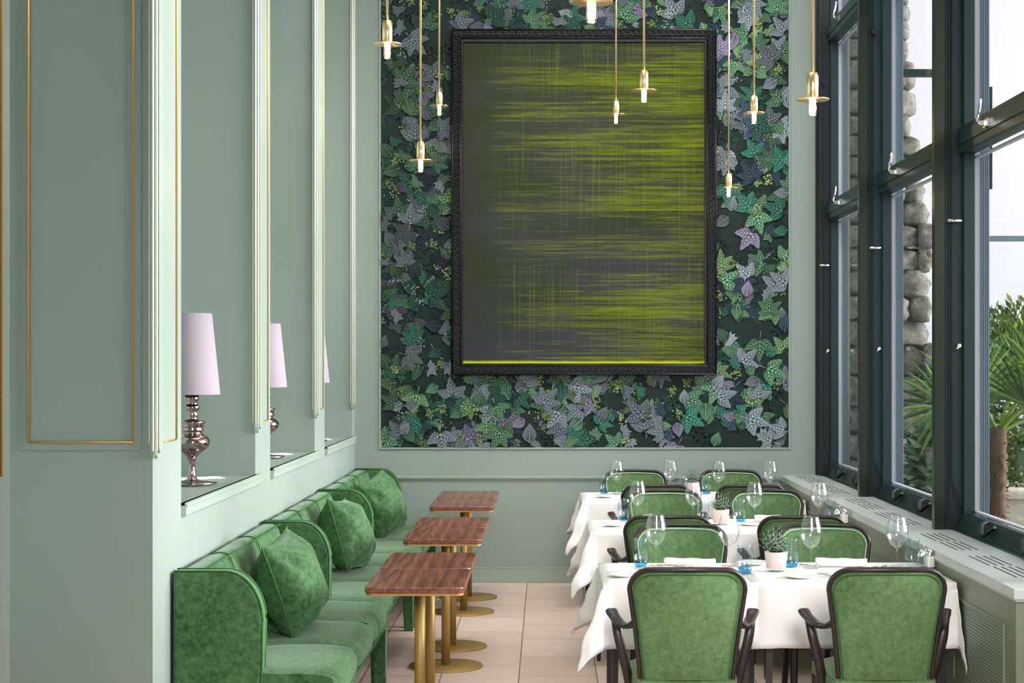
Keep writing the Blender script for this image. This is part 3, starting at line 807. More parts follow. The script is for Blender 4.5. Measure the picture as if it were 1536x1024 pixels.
# ------------------------------------------------------------------ banquettes
def build_banquette(y0, y1, label, far_wing=False, fx=-.845, dx=0):
    x0 = LX+.012
    root = thing('banquette', label, 'banquette', ((x0+fx)/2, (y0+y1)/2, 0), 0, 'green velvet banquettes along the left wall')
    L = Vector(root.location)
    def P(name, bm, m, **kw):
        bmesh.ops.translate(bm, vec=-L, verts=bm.verts); return obj(name, bm, m, root, **kw)
    wt = .085
    ya = y0; yb = y1
    n = 3; step = (yb-ya)/n
    bm = BM()
    def bulge(t): return (1-(2*t-1)**6)
    for k in range(n):     # three seat sections
        a = ya+k*step; b = a+step
        prof = [(x0+.08, .40), (x0+.08, .485), (x0+.2, .492), (x0+.35, .498), (fx-.12, .498), (fx-.055, .492), (fx-.02, .478), (fx-.003, .45), (fx, .42), (fx-.002, .375), (fx-.05, .37), (x0+.08, .37)]
        def fn(u, v, a=a, b=b):
            i = u*(len(prof)-1); i0 = min(int(i), len(prof)-2); f = i-i0
            X = prof[i0][0]*(1-f)+prof[i0+1][0]*f; Z = prof[i0][1]*(1-f)+prof[i0+1][1]*f
            vv = v; e = bulge(vv)
            cxn = (X-(x0+.3)); 
            if Z > .40: Z -= (1-e)*.016
            if X > fx-.03: X -= (1-e)*.014
            return (X, a+(b-a)*vv, Z+.003*math.sin(9*X+5*vv+k)*(Z > .46))
        gridmesh(bm, fn, 33, 16)
    bm2 = bm
    for yy in (ya, yb):   # ends
        vs = [bm2.verts.new((X, yy, Z)) for X, Z in [(x0+.08, .37), (x0+.08, .469), (x0+.2, .476), (x0+.35, .482), (fx-.12, .482), (fx-.055, .476), (fx-.034, .462), (fx-.017, .434), (fx-.014, .404), (fx-.016, .372)]]
        bm2.faces.new(vs)
    P('seat', bm, M['velvet'], sub=0)
    bm = BM()
    for k in range(n):     # backrest panels
        a = ya+k*step; b = a+step
        prof = [(x0, .37), (x0, .86), (x0+.02, .884), (x0+.07, .885), (x0+.098, .878), (x0+.108, .86), (x0+.13, .80), (x0+.165, .70), (x0+.185, .60), (x0+.185, .52), (x0+.17, .46)]
        def fn(u, v, a=a, b=b):
            i = u*(len(prof)-1); i0 = min(int(i), len(prof)-2); f = i-i0
            X = prof[i0][0]*(1-f)+prof[i0+1][0]*f; Z = prof[i0][1]*(1-f)+prof[i0+1][1]*f
            e = bulge(v)
            t_ = max(0, (X-x0-.03))
            X -= (1-e)*.22*t_
            if Z > .86: Z -= (1-e)*.006
            X += .006*math.sin(v*22+Z*9)*(t_ > .07)*(1 if Z < .8 else .3)
            return (X, a+(b-a)*v, Z)
        gridmesh(bm, fn, 30, 18)
    P('backrest', bm, M['velvet'])
    bm = BM()
    sweep(bm, [(x0+.104, y_, .879) for y_ in (ya+.01, yb-.01)], .0035, n=6)
    for k in range(1, n):
        y_ = ya+k*step
        sweep(bm, spline([(x0+.01, y_, .882), (x0+.09, y_, .878), (x0+.125, y_, .78), (x0+.16, y_, .64)], 5), .003, n=6)
    sweep(bm, [(fx-.002, y_, .377) for y_ in (ya+.01, yb-.01)], .006, n=8)
    P('piping', bm, M['pipe_dark'], smooth=True)
    def wing(yw):
        bm = BM(); R0 = .2; xr = LX+.366
        pts = [(x0, .37), (x0, .888)]
        for k in range(13):
            a = PI/2-PI/2*k/12
            pts.append((xr-R0*.75+R0*.75*math.cos(a), .888-R0+R0*math.sin(a)))
        pts += [(xr-.004, .50), (xr-.012, .37)]
        prism(bm, pts, 'y', yw, yw+wt)
        w = P('wing', bm, M['velvet'], bevel=.012, seg=3)
        bm = BM(); pp = [p for p in pts[1:]]
        for yy in (yw+.004, yw+wt-.004):
            sweep(bm, [(p[0]+.001, yy, p[1]+.001) for p in pp], .004, n=6)
        bmesh.ops.translate(bm, vec=-L, verts=bm.verts)
        obj('wing_piping', bm, M['pipe_dark'], w, smooth=True)
    wing(ya-.006)
    if far_wing: wing(yb-wt+.006)
    for (lx, ly) in ((fx-.075, ya+.02), (fx-.075, yb-.10), (x0+.02, ya+.02), (x0+.02, yb-.10)):
        bm = BM()
        for sx in (0,):
            vs = []
            for z_, k in ((.37, 0), (0, 1)):
                ins = .012*k
                vs.append([bm.verts.new((lx+a, ly+b, z_)) for a, b in ((ins, ins), (.07-(.0 if lx > -1.2 else 0), ins), (.07, .07-ins), (ins, .07-ins))])
            bm.faces.new(vs[0]); bm.faces.new(vs[1][::-1])
            for i in range(4): bm.faces.new((vs[0][i], vs[0][(i+1) % 4], vs[1][(i+1) % 4], vs[1][i]))
        P('leg', bm, M['velvet'], bevel=.004)
    return root
build_banquette(6.72, 8.76, 'green velvet banquette section nearest the front with a rounded end panel', fx=-.815)
build_banquette(8.78, 10.90, 'green velvet banquette section in the middle of the left wall')
build_banquette(10.92, 13.10, 'green velvet banquette section at the far end against the back wall', far_wing=True)

def pillow(loc, rot, size, label, seed):
    rr = random.Random(seed); bm = BM(); n = 26; T = .15
    ph = [rr.uniform(0, 6) for _ in range(6)]
    def fn(side):
        def f(u, v):
            a, b = 2*u-1, 2*v-1
            pin = 1-.09*(1-b*b)*abs(a)**3; pin2 = 1-.09*(1-a*a)*abs(b)**3
            x = a*size/2*pin; z = b*size/2*pin2
            t_ = (max(0, 1-a*a)**.55)*(max(0, 1-b*b)**.55)
            cr = 0
            for q, (cx_, cy_) in enumerate(((-1, 1), (1, 1), (1, -1), (-1, -1))):
                dx_, dy_ = a-cx_, b-cy_; r_ = math.hypot(dx_, dy_); an = math.atan2(dy_, dx_)
                cr += math.sin(an*9+ph[q])*.017*math.exp(-((r_-.65)/.38)**2)
            y = side*(T*t_+cr*min(1, t_*1.6))
            z -= .02*(1-b)*t_*.5
            return (x, y, z)
        return f
    gridmesh(bm, fn(1), n, n); gridmesh(bm, fn(-1), n, n)
    bmesh.ops.remove_doubles(bm, verts=bm.verts, dist=.0006)
    root = obj('cushion', bm, M['velvet'], smooth=True)
    tag(root, label, 'cushion', 'green velvet cushions on the banquettes')
    root.location = loc; root.rotation_euler = rot
    bm = BM(); pts = []
    for s in range(4):
        for k in range(14):
            t_ = -1+2*k/14
            a, b = ((t_, -1), (1, t_), (-t_, 1), (-1, -t_))[s]
            pin = 1-.09*(1-b*b)*abs(a)**3; pin2 = 1-.09*(1-a*a)*abs(b)**3
            pts.append((a*size/2*pin, 0, b*size/2*pin2))
    sweep(bm, pts, .004, n=6, up=(0, 1, 0), closed=True)
    obj('seam', bm, M['pipe_dark'], root, smooth=True)
    return root
# pillow plane normal is local y; turned so it faces the room
pillow((-1.165, 7.72, .712), (.30, .12, -PI/2-.10), .44, 'plump green velvet cushion on the nearest banquette section', 1)
pillow((-1.165, 9.88, .712), (.30, -.08, -PI/2-.12), .43, 'wrinkled green velvet cushion on the middle banquette section', 2)
pillow((-1.165, 11.95, .705), (.34, .2, -PI/2-.35), .43, 'creased green velvet cushion on the far banquette section', 3)

# ------------------------------------------------------------------ bistro tables
def bistro():
    root = thing('bistro_table', '', 'table', (0, 0, 0), 0, 'small walnut bistro tables')
    w, d = .215, .325
    bm = BM(); prism(bm, rrect(-w, w, -d, d, .035), 'z', .722, .75); obj('table_top', bm, M['walnut'], root, bevel=.006, seg=3)
    bm = BM(); prism(bm, rrect(-w+.006, w-.006, -d+.006, d-.006, .03), 'z', .712, .7225); obj('brass_edge', bm, M['tbrass'], root)
    bm = BM(); lathe(bm, [(0, .012), (.024, .012), (.024, .712), (0, .712)], 24); lathe(bm, [(.05, .700), (.05, .7115), (0, .7115)], 24); obj('pole', bm, M['tbrass'], root)
    bm = BM(); lathe(bm, [(0, 0), (.208, 0), (.21, .004), (.207, .010), (.05, .012), (0, .0125)], 56); obj('base', bm, M['tbrass'], root)
    return root
bt = [(7.61, 'nearest walnut bistro table, at the front of the first pair'), (8.29, 'walnut bistro table pushed against the back of the nearest one'),
      (9.57, 'walnut bistro table at the front of the middle pair'), (10.23, 'walnut bistro table at the back of the middle pair'),
      (11.65, 'walnut bistro table at the front of the far pair'), (12.36, 'rearmost walnut bistro table by the back wall')]
b0 = bistro()
for i, (y, lb) in enumerate(bt):
    r = b0 if i == 0 else dup(b0, (0, 0, 0))
    r.location = (-.568, y, 0); r['label'] = lb

# ------------------------------------------------------------------ armchairs
def chair():
    root = thing('armchair', '', 'chair', (0, 0, 0), 0, 'green velvet armchairs around the white tables')
    TOP = .875
    def w0(z): return interp(z, [(.38, .185), (.5, .196), (.62, .21), (.74, .228), (.80, .235), (.9, .235)])
    def hw(z, ins=0):
        Rr = .085; zc = TOP-Rr
        w = w0(min(z, zc)) if z < zc else .235
        if z > zc: w = w-Rr+math.sqrt(max(0, Rr*Rr-(z-zc)**2))
        return w-ins
    def yb(x, z): return .95*x*x-(z-.45)*.16+.07
    out = []
    for k in range(14): z = .38+(TOP-.085-.38)*k/13; out.append((-hw(z), z))
    for k in range(1, 9):
        a = PI-PI/2*k/8; out.append((-.235+.085+.085*math.cos(a), TOP-.085+.085*math.sin(a)))
    for k in range(1, 7): out.append((-.15+.3*k/7, TOP+.004*math.sin(PI*k/7)))
    full = out+[(-x, z) for x, z in reversed(out[:22])]
    bm = BM(); sweep(bm, [(x, yb(x, z), z) for x, z in full], .0105, .021, up=(0, 1, 0), n=8, sq=.75)
    obj('back_frame', bm, M['wenge'], root, smooth=True)
    bm = BM(); nz_ = 20; zs = [.42+(TOP-.008-.42)*(1-(1-k/nz_)**1.6) for k in range(nz_+1)]
    for side in (1, -1):
        def fn(u, v, side=side):
            z = zs[min(nz_, int(round(v*nz_)))]; h_ = hw(z, .006); a = 2*u-1; x = a*h_
            vv = (z-.42)/(TOP-.42); t_ = (1-a**8)*(1-(2*vv-1)**8)
            return (x, yb(x, z)+side*(.008+.012*t_), z)
        gridmesh(bm, fn, 14, nz_)
    obj('back_upholstery', bm, M['velvet_chair'], root, smooth=True)
    ins = [(x*.935, .42+(z-.38)*(TOP-.018-.42)/(TOP-.38)) for x, z in full]
    for side, mt in ((1, M['piping']), (-1, M['pipe_dark'])):
        bm = BM(); sweep(bm, [(x, yb(x, z)+side*.019, z) for x, z in ins], .0045 if side > 0 else .003, n=6, up=(0, 1, 0))
        obj('piping', bm, mt, root, smooth=True)
    bm = BM()
    def sf(u, v):
        a, b = 2*u-1, 2*v-1
        x = a*(.235-.03*(1-v)); t_ = (1-abs(a)**5)*(1-abs(b)**5)
        return (x, .08+.44*v, .418+.045*t_)
    gridmesh(bm, sf, 16, 16)
    prism(bm, [(-.205, .08), (.205, .08), (.235, .52), (-.235, .52)], 'z', .365, .419)
    obj('seat', bm, M['velvet_chair'], root, smooth=False, bevel=.008)
    bm = BM(); prism(bm, [(-.205, .075), (.205, .075), (.235, .525), (-.235, .525)], 'z', .325, .366)
    obj('seat_rail', bm, M['wenge'], root, bevel=.003)
    for s in (-1, 1):
        bm = BM(); sweep(bm, spline([(s*.187, yb(.187, .40), .40), (s*.188, .08, .25), (s*.196, .03, 0)], 5), [.021]*6+[.018, .017, .016, .015, .013], n=8, sq=.6, up=(0, 1, 0)); obj('leg', bm, M['wenge'], root)
        bm = BM(); sweep(bm, [(s*.215, .50, .36), (s*.213, .505, .18), (s*.21, .51, 0)], [.022, .018, .013], n=8, sq=.6, up=(0, 1, 0)); obj('leg', bm, M['wenge'], root)
        bm = BM()
        sweep(bm, spline([(s*.212, .085, .655), (s*.235, .13, .632), (s*.262, .20, .628), (s*.285, .28, .645), (s*.30, .325, .668)], 5), [.014]+[.018]*8+[.024]*8+[.026]*4, [.012]*21, n=8, sq=.7)
        am = obj('arm', bm, M['wenge'], root, smooth=True)
        bm = BM(); sweep(bm, spline([(s*.282, .27, .64), (s*.272, .25, .57), (s*.245, .25, .46), (s*.228, .27, .38), (s*.225, .28, .33)], 5), .013, .021, up=(1, 0, 0), n=8, sq=.7)
        obj('arm_post', bm, M['wenge'], am, smooth=True)
    return root
chairs = [  # x, y(back), facing, label
 (.572, 6.85, 0, 'armchair with its back to the viewer at the left of the front row'),
 (1.383, 6.85, 0, 'armchair with its back to the viewer at the right, beside the radiator cabinet'),
 (.683, 8.74, PI, 'armchair facing the viewer on the far side of the front left table'),
 (1.41, 8.74, PI, 'armchair facing the viewer on the far side of the front right table'),
 (.659, 9.16, 0, 'armchair turned away from the viewer at the middle left table'),
 (1.386, 9.16, 0, 'armchair turned away from the viewer at the middle right table'),
 (.762, 11.06, PI, 'armchair facing the viewer behind the middle left table'),
 (1.42, 11.06, PI, 'armchair facing the viewer behind the middle right table'),
 (.745, 11.44, 0, 'armchair turned away from the viewer at the back left table'),
 (1.385, 11.44, 0, 'armchair turned away from the viewer at the back right table'),
 (.675, 13.06, PI, 'armchair against the end wall behind the back left table'),
 (1.405, 13.06, PI, 'armchair against the end wall behind the back right table')]
c0 = chair()
for i, (x, y, rz, lb) in enumerate(chairs):
    r = c0 if i == 0 else dup(c0, (0, 0, 0))
    r.location = (x, y, 0); r.rotation_euler = (0, 0, rz); r['label'] = 'green velvet '+lb

# ------------------------------------------------------------------ white tables
ROWS = [(7.45, 8.20), (9.70, 10.43), (11.82, 12.62)]
RN = ['front', 'middle', 'back']
TX = [(.25, .926), (.93, 1.797)]
def table(x0, x1, y0, y1, label):
    cx, cy = (x0+x1)/2, (y0+y1)/2
    root = thing('dining_table', label, 'table', (cx, cy, 0), 0, 'dining tables under white cloths')
    w, d = (x1-x0)/2-.004, (y1-y0)/2-.004
    bm = BM(); box(bm, -w, w, -d, d, .715, .742); obj('table_top', bm, M['wenge'], root, bevel=.003)
    for sx in (-1, 1):
        for sy in (-1, 1):
            bm = BM(); sweep(bm, [(sx*(w-.05), sy*(d-.05), .715), (sx*(w-.045), sy*(d-.045), 0)], [.024, .016], n=4, up=(0, 1, 0)); obj('leg', bm, M['wenge'], root)
def cloth(x0, x1, y0, y1, sides, label, seed, zt=.75, drop=.285):
    """sides: which edges hang: l r f b ; cloth lies on the top and hangs, corners flare out in a fold"""
    rr = random.Random(seed); bm = BM()
    cx, cy = (x0+x1)/2, (y0+y1)/2
    ph = [rr.uniform(0, 6) for _ in range(8)]
    def axis(a0, a1, lo, hi):
        N = 14; m = 12
        v = []
        if lo: v += [a0-drop*(1-k/m) for k in range(m)]
        v += [a0+(a1-a0)*k/N for k in range(N+1)]
        if hi: v += [a1+drop*k/m for k in range(1, m+1)]
        return v
    xs = axis(x0, x1, 'l' in sides, 'r' in sides); ys = axis(y0, y1, 'f' in sides, 'b' in sides)
    def pos(u, v):
        ex = (x0-u) if u < x0 else (u-x1 if u > x1 else 0); ey = (y0-v) if v < y0 else (v-y1 if v > y1 else 0)
        if 0 < ex < 1e-9: ex = 0
        sx = -1 if u < x0 else 1; sy = -1 if v < y0 else 1
        bx, by = min(max(u, x0), x1), min(max(v, y0), y1)
        if ex <= 1e-9 and ey <= 1e-9:
            return (bx, by, zt+.0008*math.sin(u*17+ph[0])*math.sin(v*13+ph[1]))
        rho = math.hypot(ex, ey); th = math.atan2(ey, ex)
        out = rho*(.07+.34*math.sin(2*th)**1.5) if ex > 0 and ey > 0 else rho*.07
        dirx, diry = sx*math.cos(th), sy*math.sin(th)
        if 'x' in sides and sx > 0:            # squeezed against the cabinet: fold turns to the front
            if ex > 0 and ey > 0: diry = sy*1.0*math.sin(th)**.4; dirx = .12; out *= .8
            elif ex > 0: out *= .2
        zz = -math.sqrt(max(0, rho*rho-out*out))
        # gentle folds in the hanging part
        k = min(1, rho/drop)
        wv = .007*k*(math.sin((u+v)*23+ph[2])+.6*math.sin((u-v)*41+ph[3]))
        if ex > 0 and ey > 0: wv *= 1.6
        out += wv
        out = max(out, -.004)
        if rho < .03: zz *= .9
        return (bx+dirx*out, by+diry*out, zt+zz)
    V = [[bm.verts.new(pos(u, v)) for v in ys] for u in xs]
    for i in range(len(xs)-1):
        for j in range(len(ys)-1):
            f = bm.faces.new((V[i][j], V[i+1][j], V[i+1][j+1], V[i][j+1])); f.smooth = True
    bmesh.ops.translate(bm, vec=(-cx, -cy, -zt), verts=bm.verts)
    o = obj('tablecloth', bm, M['cloth'], loc=(cx, cy, zt))
    s = o.modifiers.new('thick', 'SOLIDIFY'); s.thickness = .0016; s.offset = 1
    tag(o, label, 'tablecloth', 'white tablecloths')
for i, (a, b) in enumerate(ROWS):
    table(TX[0][0], TX[0][1], a, b, 'dark-legged left dining table of the %s row under its white cloth' % RN[i])
    table(TX[1][0], TX[1][1], a, b, 'dark-legged right dining table of the %s row under its white cloth' % RN[i])
    cloth(TX[0][0], TX[0][1], a, b, 'lfb', 'white tablecloth with a pointed corner hanging to the left on the %s left table' % RN[i], i+3, .744)
    cloth(TX[1][0]-.03, TX[1][1], a, b, 'rfbx', 'white tablecloth against the radiator cabinet on the %s right table' % RN[i], i+13, .748)
TZ = .752

# ------------------------------------------------------------------ table ware
def wineglass():
    root = thing('wine_glass', '', 'wine glass', (0, 0, 0), 0, 'wine glasses on the white tables')
    bm = BM(); lathe(bm, [(0, 0), (.036, 0), (.037, .0015), (.034, .003), (.015, .006), (.005, .014), (.0038, .03), (.0036, .075), (.005, .088), (.010, .094)], 28)
    obj('stem', bm, M['glass'], root)
    bm = BM(); lathe(bm, [(.010, .094), (.025, .104), (.040, .122), (.050, .146), (.0525, .162), (.050, .18), (.044, .208), (.037, .236), (.0365, .242), (.0345, .242), (.035, .236), (.042, .208), (.048, .18), (.0505, .162), (.048, .146), (.038, .124), (.024, .107), (.008, .098), (0, .098)], 32)
    obj('bowl', bm, M['glass'], root)
    return root
def tumbler(clear=False):
    root = thing('tumbler', '', 'water glass', (0, 0, 0), 0, 'clear tumblers by the cabinet' if clear else 'blue-based tumblers on the white tables')
    bm = BM(); lathe(bm, [(.030, .026), (.034, .04), (.037, .07), (.037, .09), (.034, .128), (.0335, .131), (.0315, .131), (.032, .127), (.035, .09), (.035, .07), (.032, .04), (.028, .027)], 28)
    obj('wall', bm, M['tumbler'], root)
    bm = BM(); lathe(bm, [(0, .001), (.027, .001), (.030, .006), (.031, .026), (.028, .030), (0, .028)], 28)
    obj('glass_base' if clear else 'blue_base', bm, M['tumbler'] if clear else M['blueglass'], root)
    return root
def plate():
    root = thing('side_plate', '', 'plate', (0, 0, 0), 0, 'white side plates')
    bm = BM(); lathe(bm, [(0, 0), (.045, 0), (.05, .003), (.075, .010), (.076, .012), (.074, .0135), (.05, .007), (0, .0055)], 40)
    me = obj('dish', bm, M['porcelain'], root, smooth=True); return root
def napkin():
    bm = BM(); N = 20
    pts = [(-.12+.24*k/N, 0, .019+.0015*math.sin(k*.7)) for k in range(N+1)]
    sweep(bm, pts, .024, .018, n=16)
    pts = [(-.119+.238*k/N, -.022, .016+.001*math.sin(k)) for k in range(N+1)]
    sweep(bm, pts, .006, .014, n=8)
    o = obj('rolled_napkin', bm, M['napkin'], smooth=True); tag(o, '', 'napkin', 'rolled napkins'); return o
def fork():
    bm = BM()
    sweep(bm, [(0, -.10, .003), (0, -.05, .004), (0, .02, .003), (0, .04, .003)], [.007, .005, .003, .004], [.0015]*4, n=8)
    sweep(bm, [(0, .035, .003), (0, .048, .003), (0, .06, .0025)], [.004, .011, .011], [.0012]*3, n=8)
    for k in range(4): sweep(bm, [(-.009+.006*k, .058, .0025), (-.009+.006*k, .10, .006)], [.0018, .001], [.001, .0007], n=6)
    o = obj('fork', bm, M['silver']); tag(o, '', 'fork', 'forks on the tables'); return o
def knife():
    bm = BM(); sweep(bm, [(0, -.11, .003), (0, 0, .004)], [.007, .005], [.003, .003], n=8)
    sweep(bm, [(0, 0, .004), (0, .02, .003), (0, .08, .003), (0, .10, .003)], [.005, .009, .009, .001], [.0012]*4, n=8)
    o = obj('knife', bm, M['silver']); tag(o, '', 'knife', 'knives on the tables'); return o
def spoon():
    bm = BM(); sweep(bm, [(0, -.10, .003), (0, -.04, .005), (0, .03, .004)], [.007, .004, .003], [.0015]*3, n=8)
    sweep(bm, [(0, .03, .004), (0, .045, .003), (0, .062, .003), (0, .08, .004), (0, .088, .005)], [.004, .016, .019, .013, .002], [.002]*5, n=10)
    o = obj('spoon', bm, M['silver']); tag(o, '', 'spoon', 'spoons on the tables'); return o
def plantpot():
    root = thing('potted_succulent', '', 'potted plant', (0, 0, 0), 0, 'potted succulents on the white tables')
    bm = BM(); lathe(bm, [(0, .012), (.044, .012), (.053, .084), (.0535, .088), (.050, .088), (.049, .078), (0, .078)], 36); obj('pot', bm, M['pot'], root, smooth=False)
    bm = BM(); lathe(bm, [(0, 0), (.041, 0), (.044, .012), (0, .012)], 30); obj('pot_foot', bm, M['tumbler'], root)
    bm = BM(); lathe(bm, [(0, .0785), (.0485, .0785), (.03, .083), (0, .084)], 20); obj('soil', bm, M['soil'], root)
    bm = BM(); cl = bm.loops.layers.float_color.new('col'); rr = random.Random(2)
    dk, lt = srgb(40, 60, 44), srgb(140, 160, 140)
    for k in range(40):
        az = k*2.399; el = math.radians(interp(k/40, [(0, 88), (1, 22)])); L = rr.uniform(.075, .11)
        d = Vector((math.cos(az)*math.cos(el), math.sin(az)*math.cos(el), math.sin(el))); s = d.cross(Vector((0, 0, 1))).normalized() if el < 1.5 else Vector((1, 0, 0))
        u = s.cross(d).normalized(); p0 = Vector((math.cos(az)*.012, math.sin(az)*.012, .082)); prev = None; n = 9
        for q in range(n+1):
            t_ = q/n; w = .0052*(1-t_)**.8*(1 if q else .8)+.0003
            c = p0+d*L*t_+Vector((0, 0, .014*t_*t_))
            ring = [c+s*w, c+u*w*.6, c-s*w, c-u*w*.6]
            if prev:
                for e in range(4):
                    f = bm.faces.new([bm.verts.new(v) for v in (prev[e], prev[(e+1) % 4], ring[(e+1) % 4], ring[e])])
                    for lp in f.loops: lp[cl] = lt if q % 2 else dk
            prev = ring
    obj('leaves', bm, M['plantmat'], root)
    return root
def cruet():
    root = thing('cruet_set', '', 'cruet set', (0, 0, 0), 0, 'glass and silver cruet sets')
    bm = BM(); prism(bm, rrect(-.045, .045, -.025, .025, .01), 'z', 0, .006); obj('tray', bm, M['silver'], root, bevel=.001)
    bm = BM(); sweep(bm, spline([(0, 0, .006), (0, 0, .08), (-.012, 0, .095), (0, 0, .108), (.012, 0, .095), (0, 0, .08)], 5), .0022, n=6); obj('handle', bm, M['silver'], root)
    for s in (-1, 1):
        bm = BM(); prism(bm, rrect(s*.024-.019, s*.024+.019, -.019, .019, .006), 'z', .006, .058); j = obj('jar', bm, M['porcelain' if s > 0 else 'tumbler'], root, bevel=.002)
        bm = BM(); lathe(bm, [(.020, .058), (.0205, .064), (.017, .07), (.017, .074), (.010, .084), (.004, .09), (0, .091)], 20, c=(s*.024, 0, 0)); obj('lid', bm, M['silver'], j)
    return root
def at(px, py): 
    Y = (H-TZ)*F/(py-CY); return ((px-CX)*Y/F, Y, TZ)
def series(proto, items):
    for i, it in enumerate(items):
        r = proto if i == 0 else dup(proto, (0, 0, 0))
        x, y, rz, lb = it
        r.location = (x, y, TZ); r.rotation_euler = (0, 0, rz); r['label'] = lb
ys_ = [8.0, 10.22, 12.36]
G = []
gx = [[.518, .859, 1.235, 1.640], [.55, .884, 1.242, 1.63], [.51, .90, 1.245, 1.617]]
gw = ['left end of the %s left table', 'right part of the %s left table', 'left part of the %s right table', '%s right table near the radiator cabinet']
for r_ in range(3):
    for c_ in range(4):
        dy = [.05, .03, -.06, -.05][c_]
        G.append((gx[r_][c_], ys_[r_]+dy, 0, 'tall empty wine glass on the '+gw[c_] % RN[r_]))
series(wineglass(), G)
tx_ = [[.444, .905, 1.151, 1.725], [  .469, .935, 1.17, 1.716], [.42, .98, 1.165, 1.70]]
ty_ = [[8.02, 7.76, 8.0, 8.03], [10.30, 10.16, 10.28, 10.3], [12.42, 12.2, 12.4, 12.4]]
T = []
tw = ['far left tumbler with a blue base on the %s left table', 'tumbler with a blue base beside the plant on the %s left table', 'tumbler with a blue base to the right of the plant on the %s right table', 'clear tumbler without blue, near the radiator cabinet on the %s right table']
for r_ in range(3):
    for c_ in range(4): T.append((tx_[r_][c_], ty_[r_][c_], 0, tw[c_] % RN[r_]))
series(tumbler(), [q for i, q in enumerate(T) if i % 4 != 3])
series(tumbler(True), [q for i, q in enumerate(T) if i % 4 == 3])
series(plantpot(), [(1.059, 7.85, 0, 'spiky striped succulent in a pale pink pot on the front tables'), (1.03, 10.08, 1, 'spiky succulent in a pale pot on the middle tables'), (1.05, 12.3, 2, 'small spiky succulent in a pale pot on the back tables')])
P_ = plate()
series(P_, [(.345, 7.66, 0, 'white side plate at the left edge of the front left table'), (1.135, 7.60, 0, 'white side plate holding a small spoon on the front right table'),
            (.98, 8.10, 0, 'white side plate behind the pot on the front tables'), (.40, 10.0, 0, 'white side plate at the left edge of the middle left table'),
            (1.21, 10.02, 0, 'white side plate in front of the napkin on the middle right table'), (.42, 12.1, 0, 'white side plate at the left edge of the back left table')])
series(napkin(), [(.675, 8.02, -.22, 'rolled white napkin lying across the front left table'), (1.39, 8.02, -.20, 'rolled white napkin lying across the front right table'),
                  (.70, 10.26, -.1, 'rolled white napkin on the middle left table'), (1.375, 10.26, -.12, 'rolled white napkin on the middle right table'),
                  (.68, 12.36, -.15, 'rolled white napkin on the back left table')])
series(fork(), [(1.255, 7.66, .25, 'left one of two forks beside the side plate on the front right table'), (1.285, 7.64, .3, 'right one of two forks beside the side plate on the front right table'),
                (1.545, 7.92, 1.2, 'fork beside the wine glass near the radiator cabinet on the front right table'), (1.30, 10.0, .4, 'fork beside the side plate on the middle right table'), (1.33, 10.0, .5, 'second fork beside the side plate on the middle right table, further right')])
series(spoon(), [(1.165, 7.615, 1.9, 'small spoon resting on the plate of the front right table'), (.445, 10.0, 1.9, 'spoon by the side plate on the middle left table'), (1.25, 10.12, 1.2, 'spoon by the side plate on the middle right table'), (.50, 7.93, 1.3, 'spoon behind the chair on the front left table')])
series(knife(), [(1.20, 8.06, .9, 'knife behind the tumbler on the front right table'), (.60, 8.0, 1.0, 'knife beside the wine glass on the front left table'), (1.60, 8.0, -1.1, 'knife between glass and tumbler on the front right table'), (.49, 12.3, 1.1, 'knife beside the glass on the back left table')])
for n_ in ('spoon',):
    pass
series(cruet(), [(1.766-.0, 7.93, .5, 'glass and silver cruet set at the right edge of the front right table'), (1.745, 10.1, .3, 'glass and silver cruet set at the right edge of the middle right table')])

# ------------------------------------------------------------------ table lamps on the ledges
def lamp():
    root = thing('table_lamp', '', 'lamp', (0, 0, 0), 0, 'turned silver table lamps on the ledges')
    bm = BM(); lathe(bm, [(0, 0), (.112, 0), (.117, .004), (.112, .009), (.04, .016), (.024, .024), (.016, .05), (.0135, .09), (.018, .115), (.03, .133), (.055, .152), (.079, .176), (.0845, .195), (.084, .20), (.078, .215), (.062, .230), (.048, .236),
        (.046, .244), (.054, .250), (.056, .256), (.050, .262), (.053, .268), (.058, .272), (.052, .279), (.062, .286), (.062, .292), (.030, .300), (.024, .306), (.028, .318), (.031, .328), (.022, .338), (.034, .348), (.036, .358), (.036, .364), (.028, .372), (.026, .38), (.031, .39), (.033, .398), (.031, .425), (.006, .43), (.006, .60)], 48)
    obj('base', bm, M['chrome'], root)
    bm = BM(); lathe(bm, [(.131, .42), (.0925, .80), (.0905, .80), (.129, .42)], 56); 
    lathe(bm, [(.131, .42), (.129, .42)], 56)
    obj('lamp_shade', bm, M['shade'], root, smooth=True)
    bm = BM()
    for k in range(3):
        a = 2*PI*k/3; sweep(bm, [(0, 0, .60), (.115*math.cos(a), .115*math.sin(a), .56)], .0015, n=5)
    obj('shade_ring', bm, M['silver'], root)
    return root
LM = [(-1.667, 7.99, 'silver table lamp with mauve shade on the nearest ledge'), (-1.69, 10.2, 'silver table lamp with mauve shade on the middle ledge'), (-1.70, 12.28, 'silver table lamp with mauve shade on the farthest ledge')]
l0 = lamp()
for i, (x, y, lb) in enumerate(LM):
    r = l0 if i == 0 else dup(l0, (0, 0, 0)); r.location = (x, y, 1.1425); r['label'] = lb
def leaflet():
    bm = BM()
    for k in range(5): box(bm, -.035+.014*k-.005, -.035+.014*k+.005, -.11, .11, 0, .006+.001*(k % 2))
    box(bm, -.045, .045, -.12, .12, 0, .003)
    o = obj('slatted_tray', bm, M['white'], bevel=.001); tag(o, '', 'tray', 'small white trays behind the lamps'); return o
q0 = leaflet()
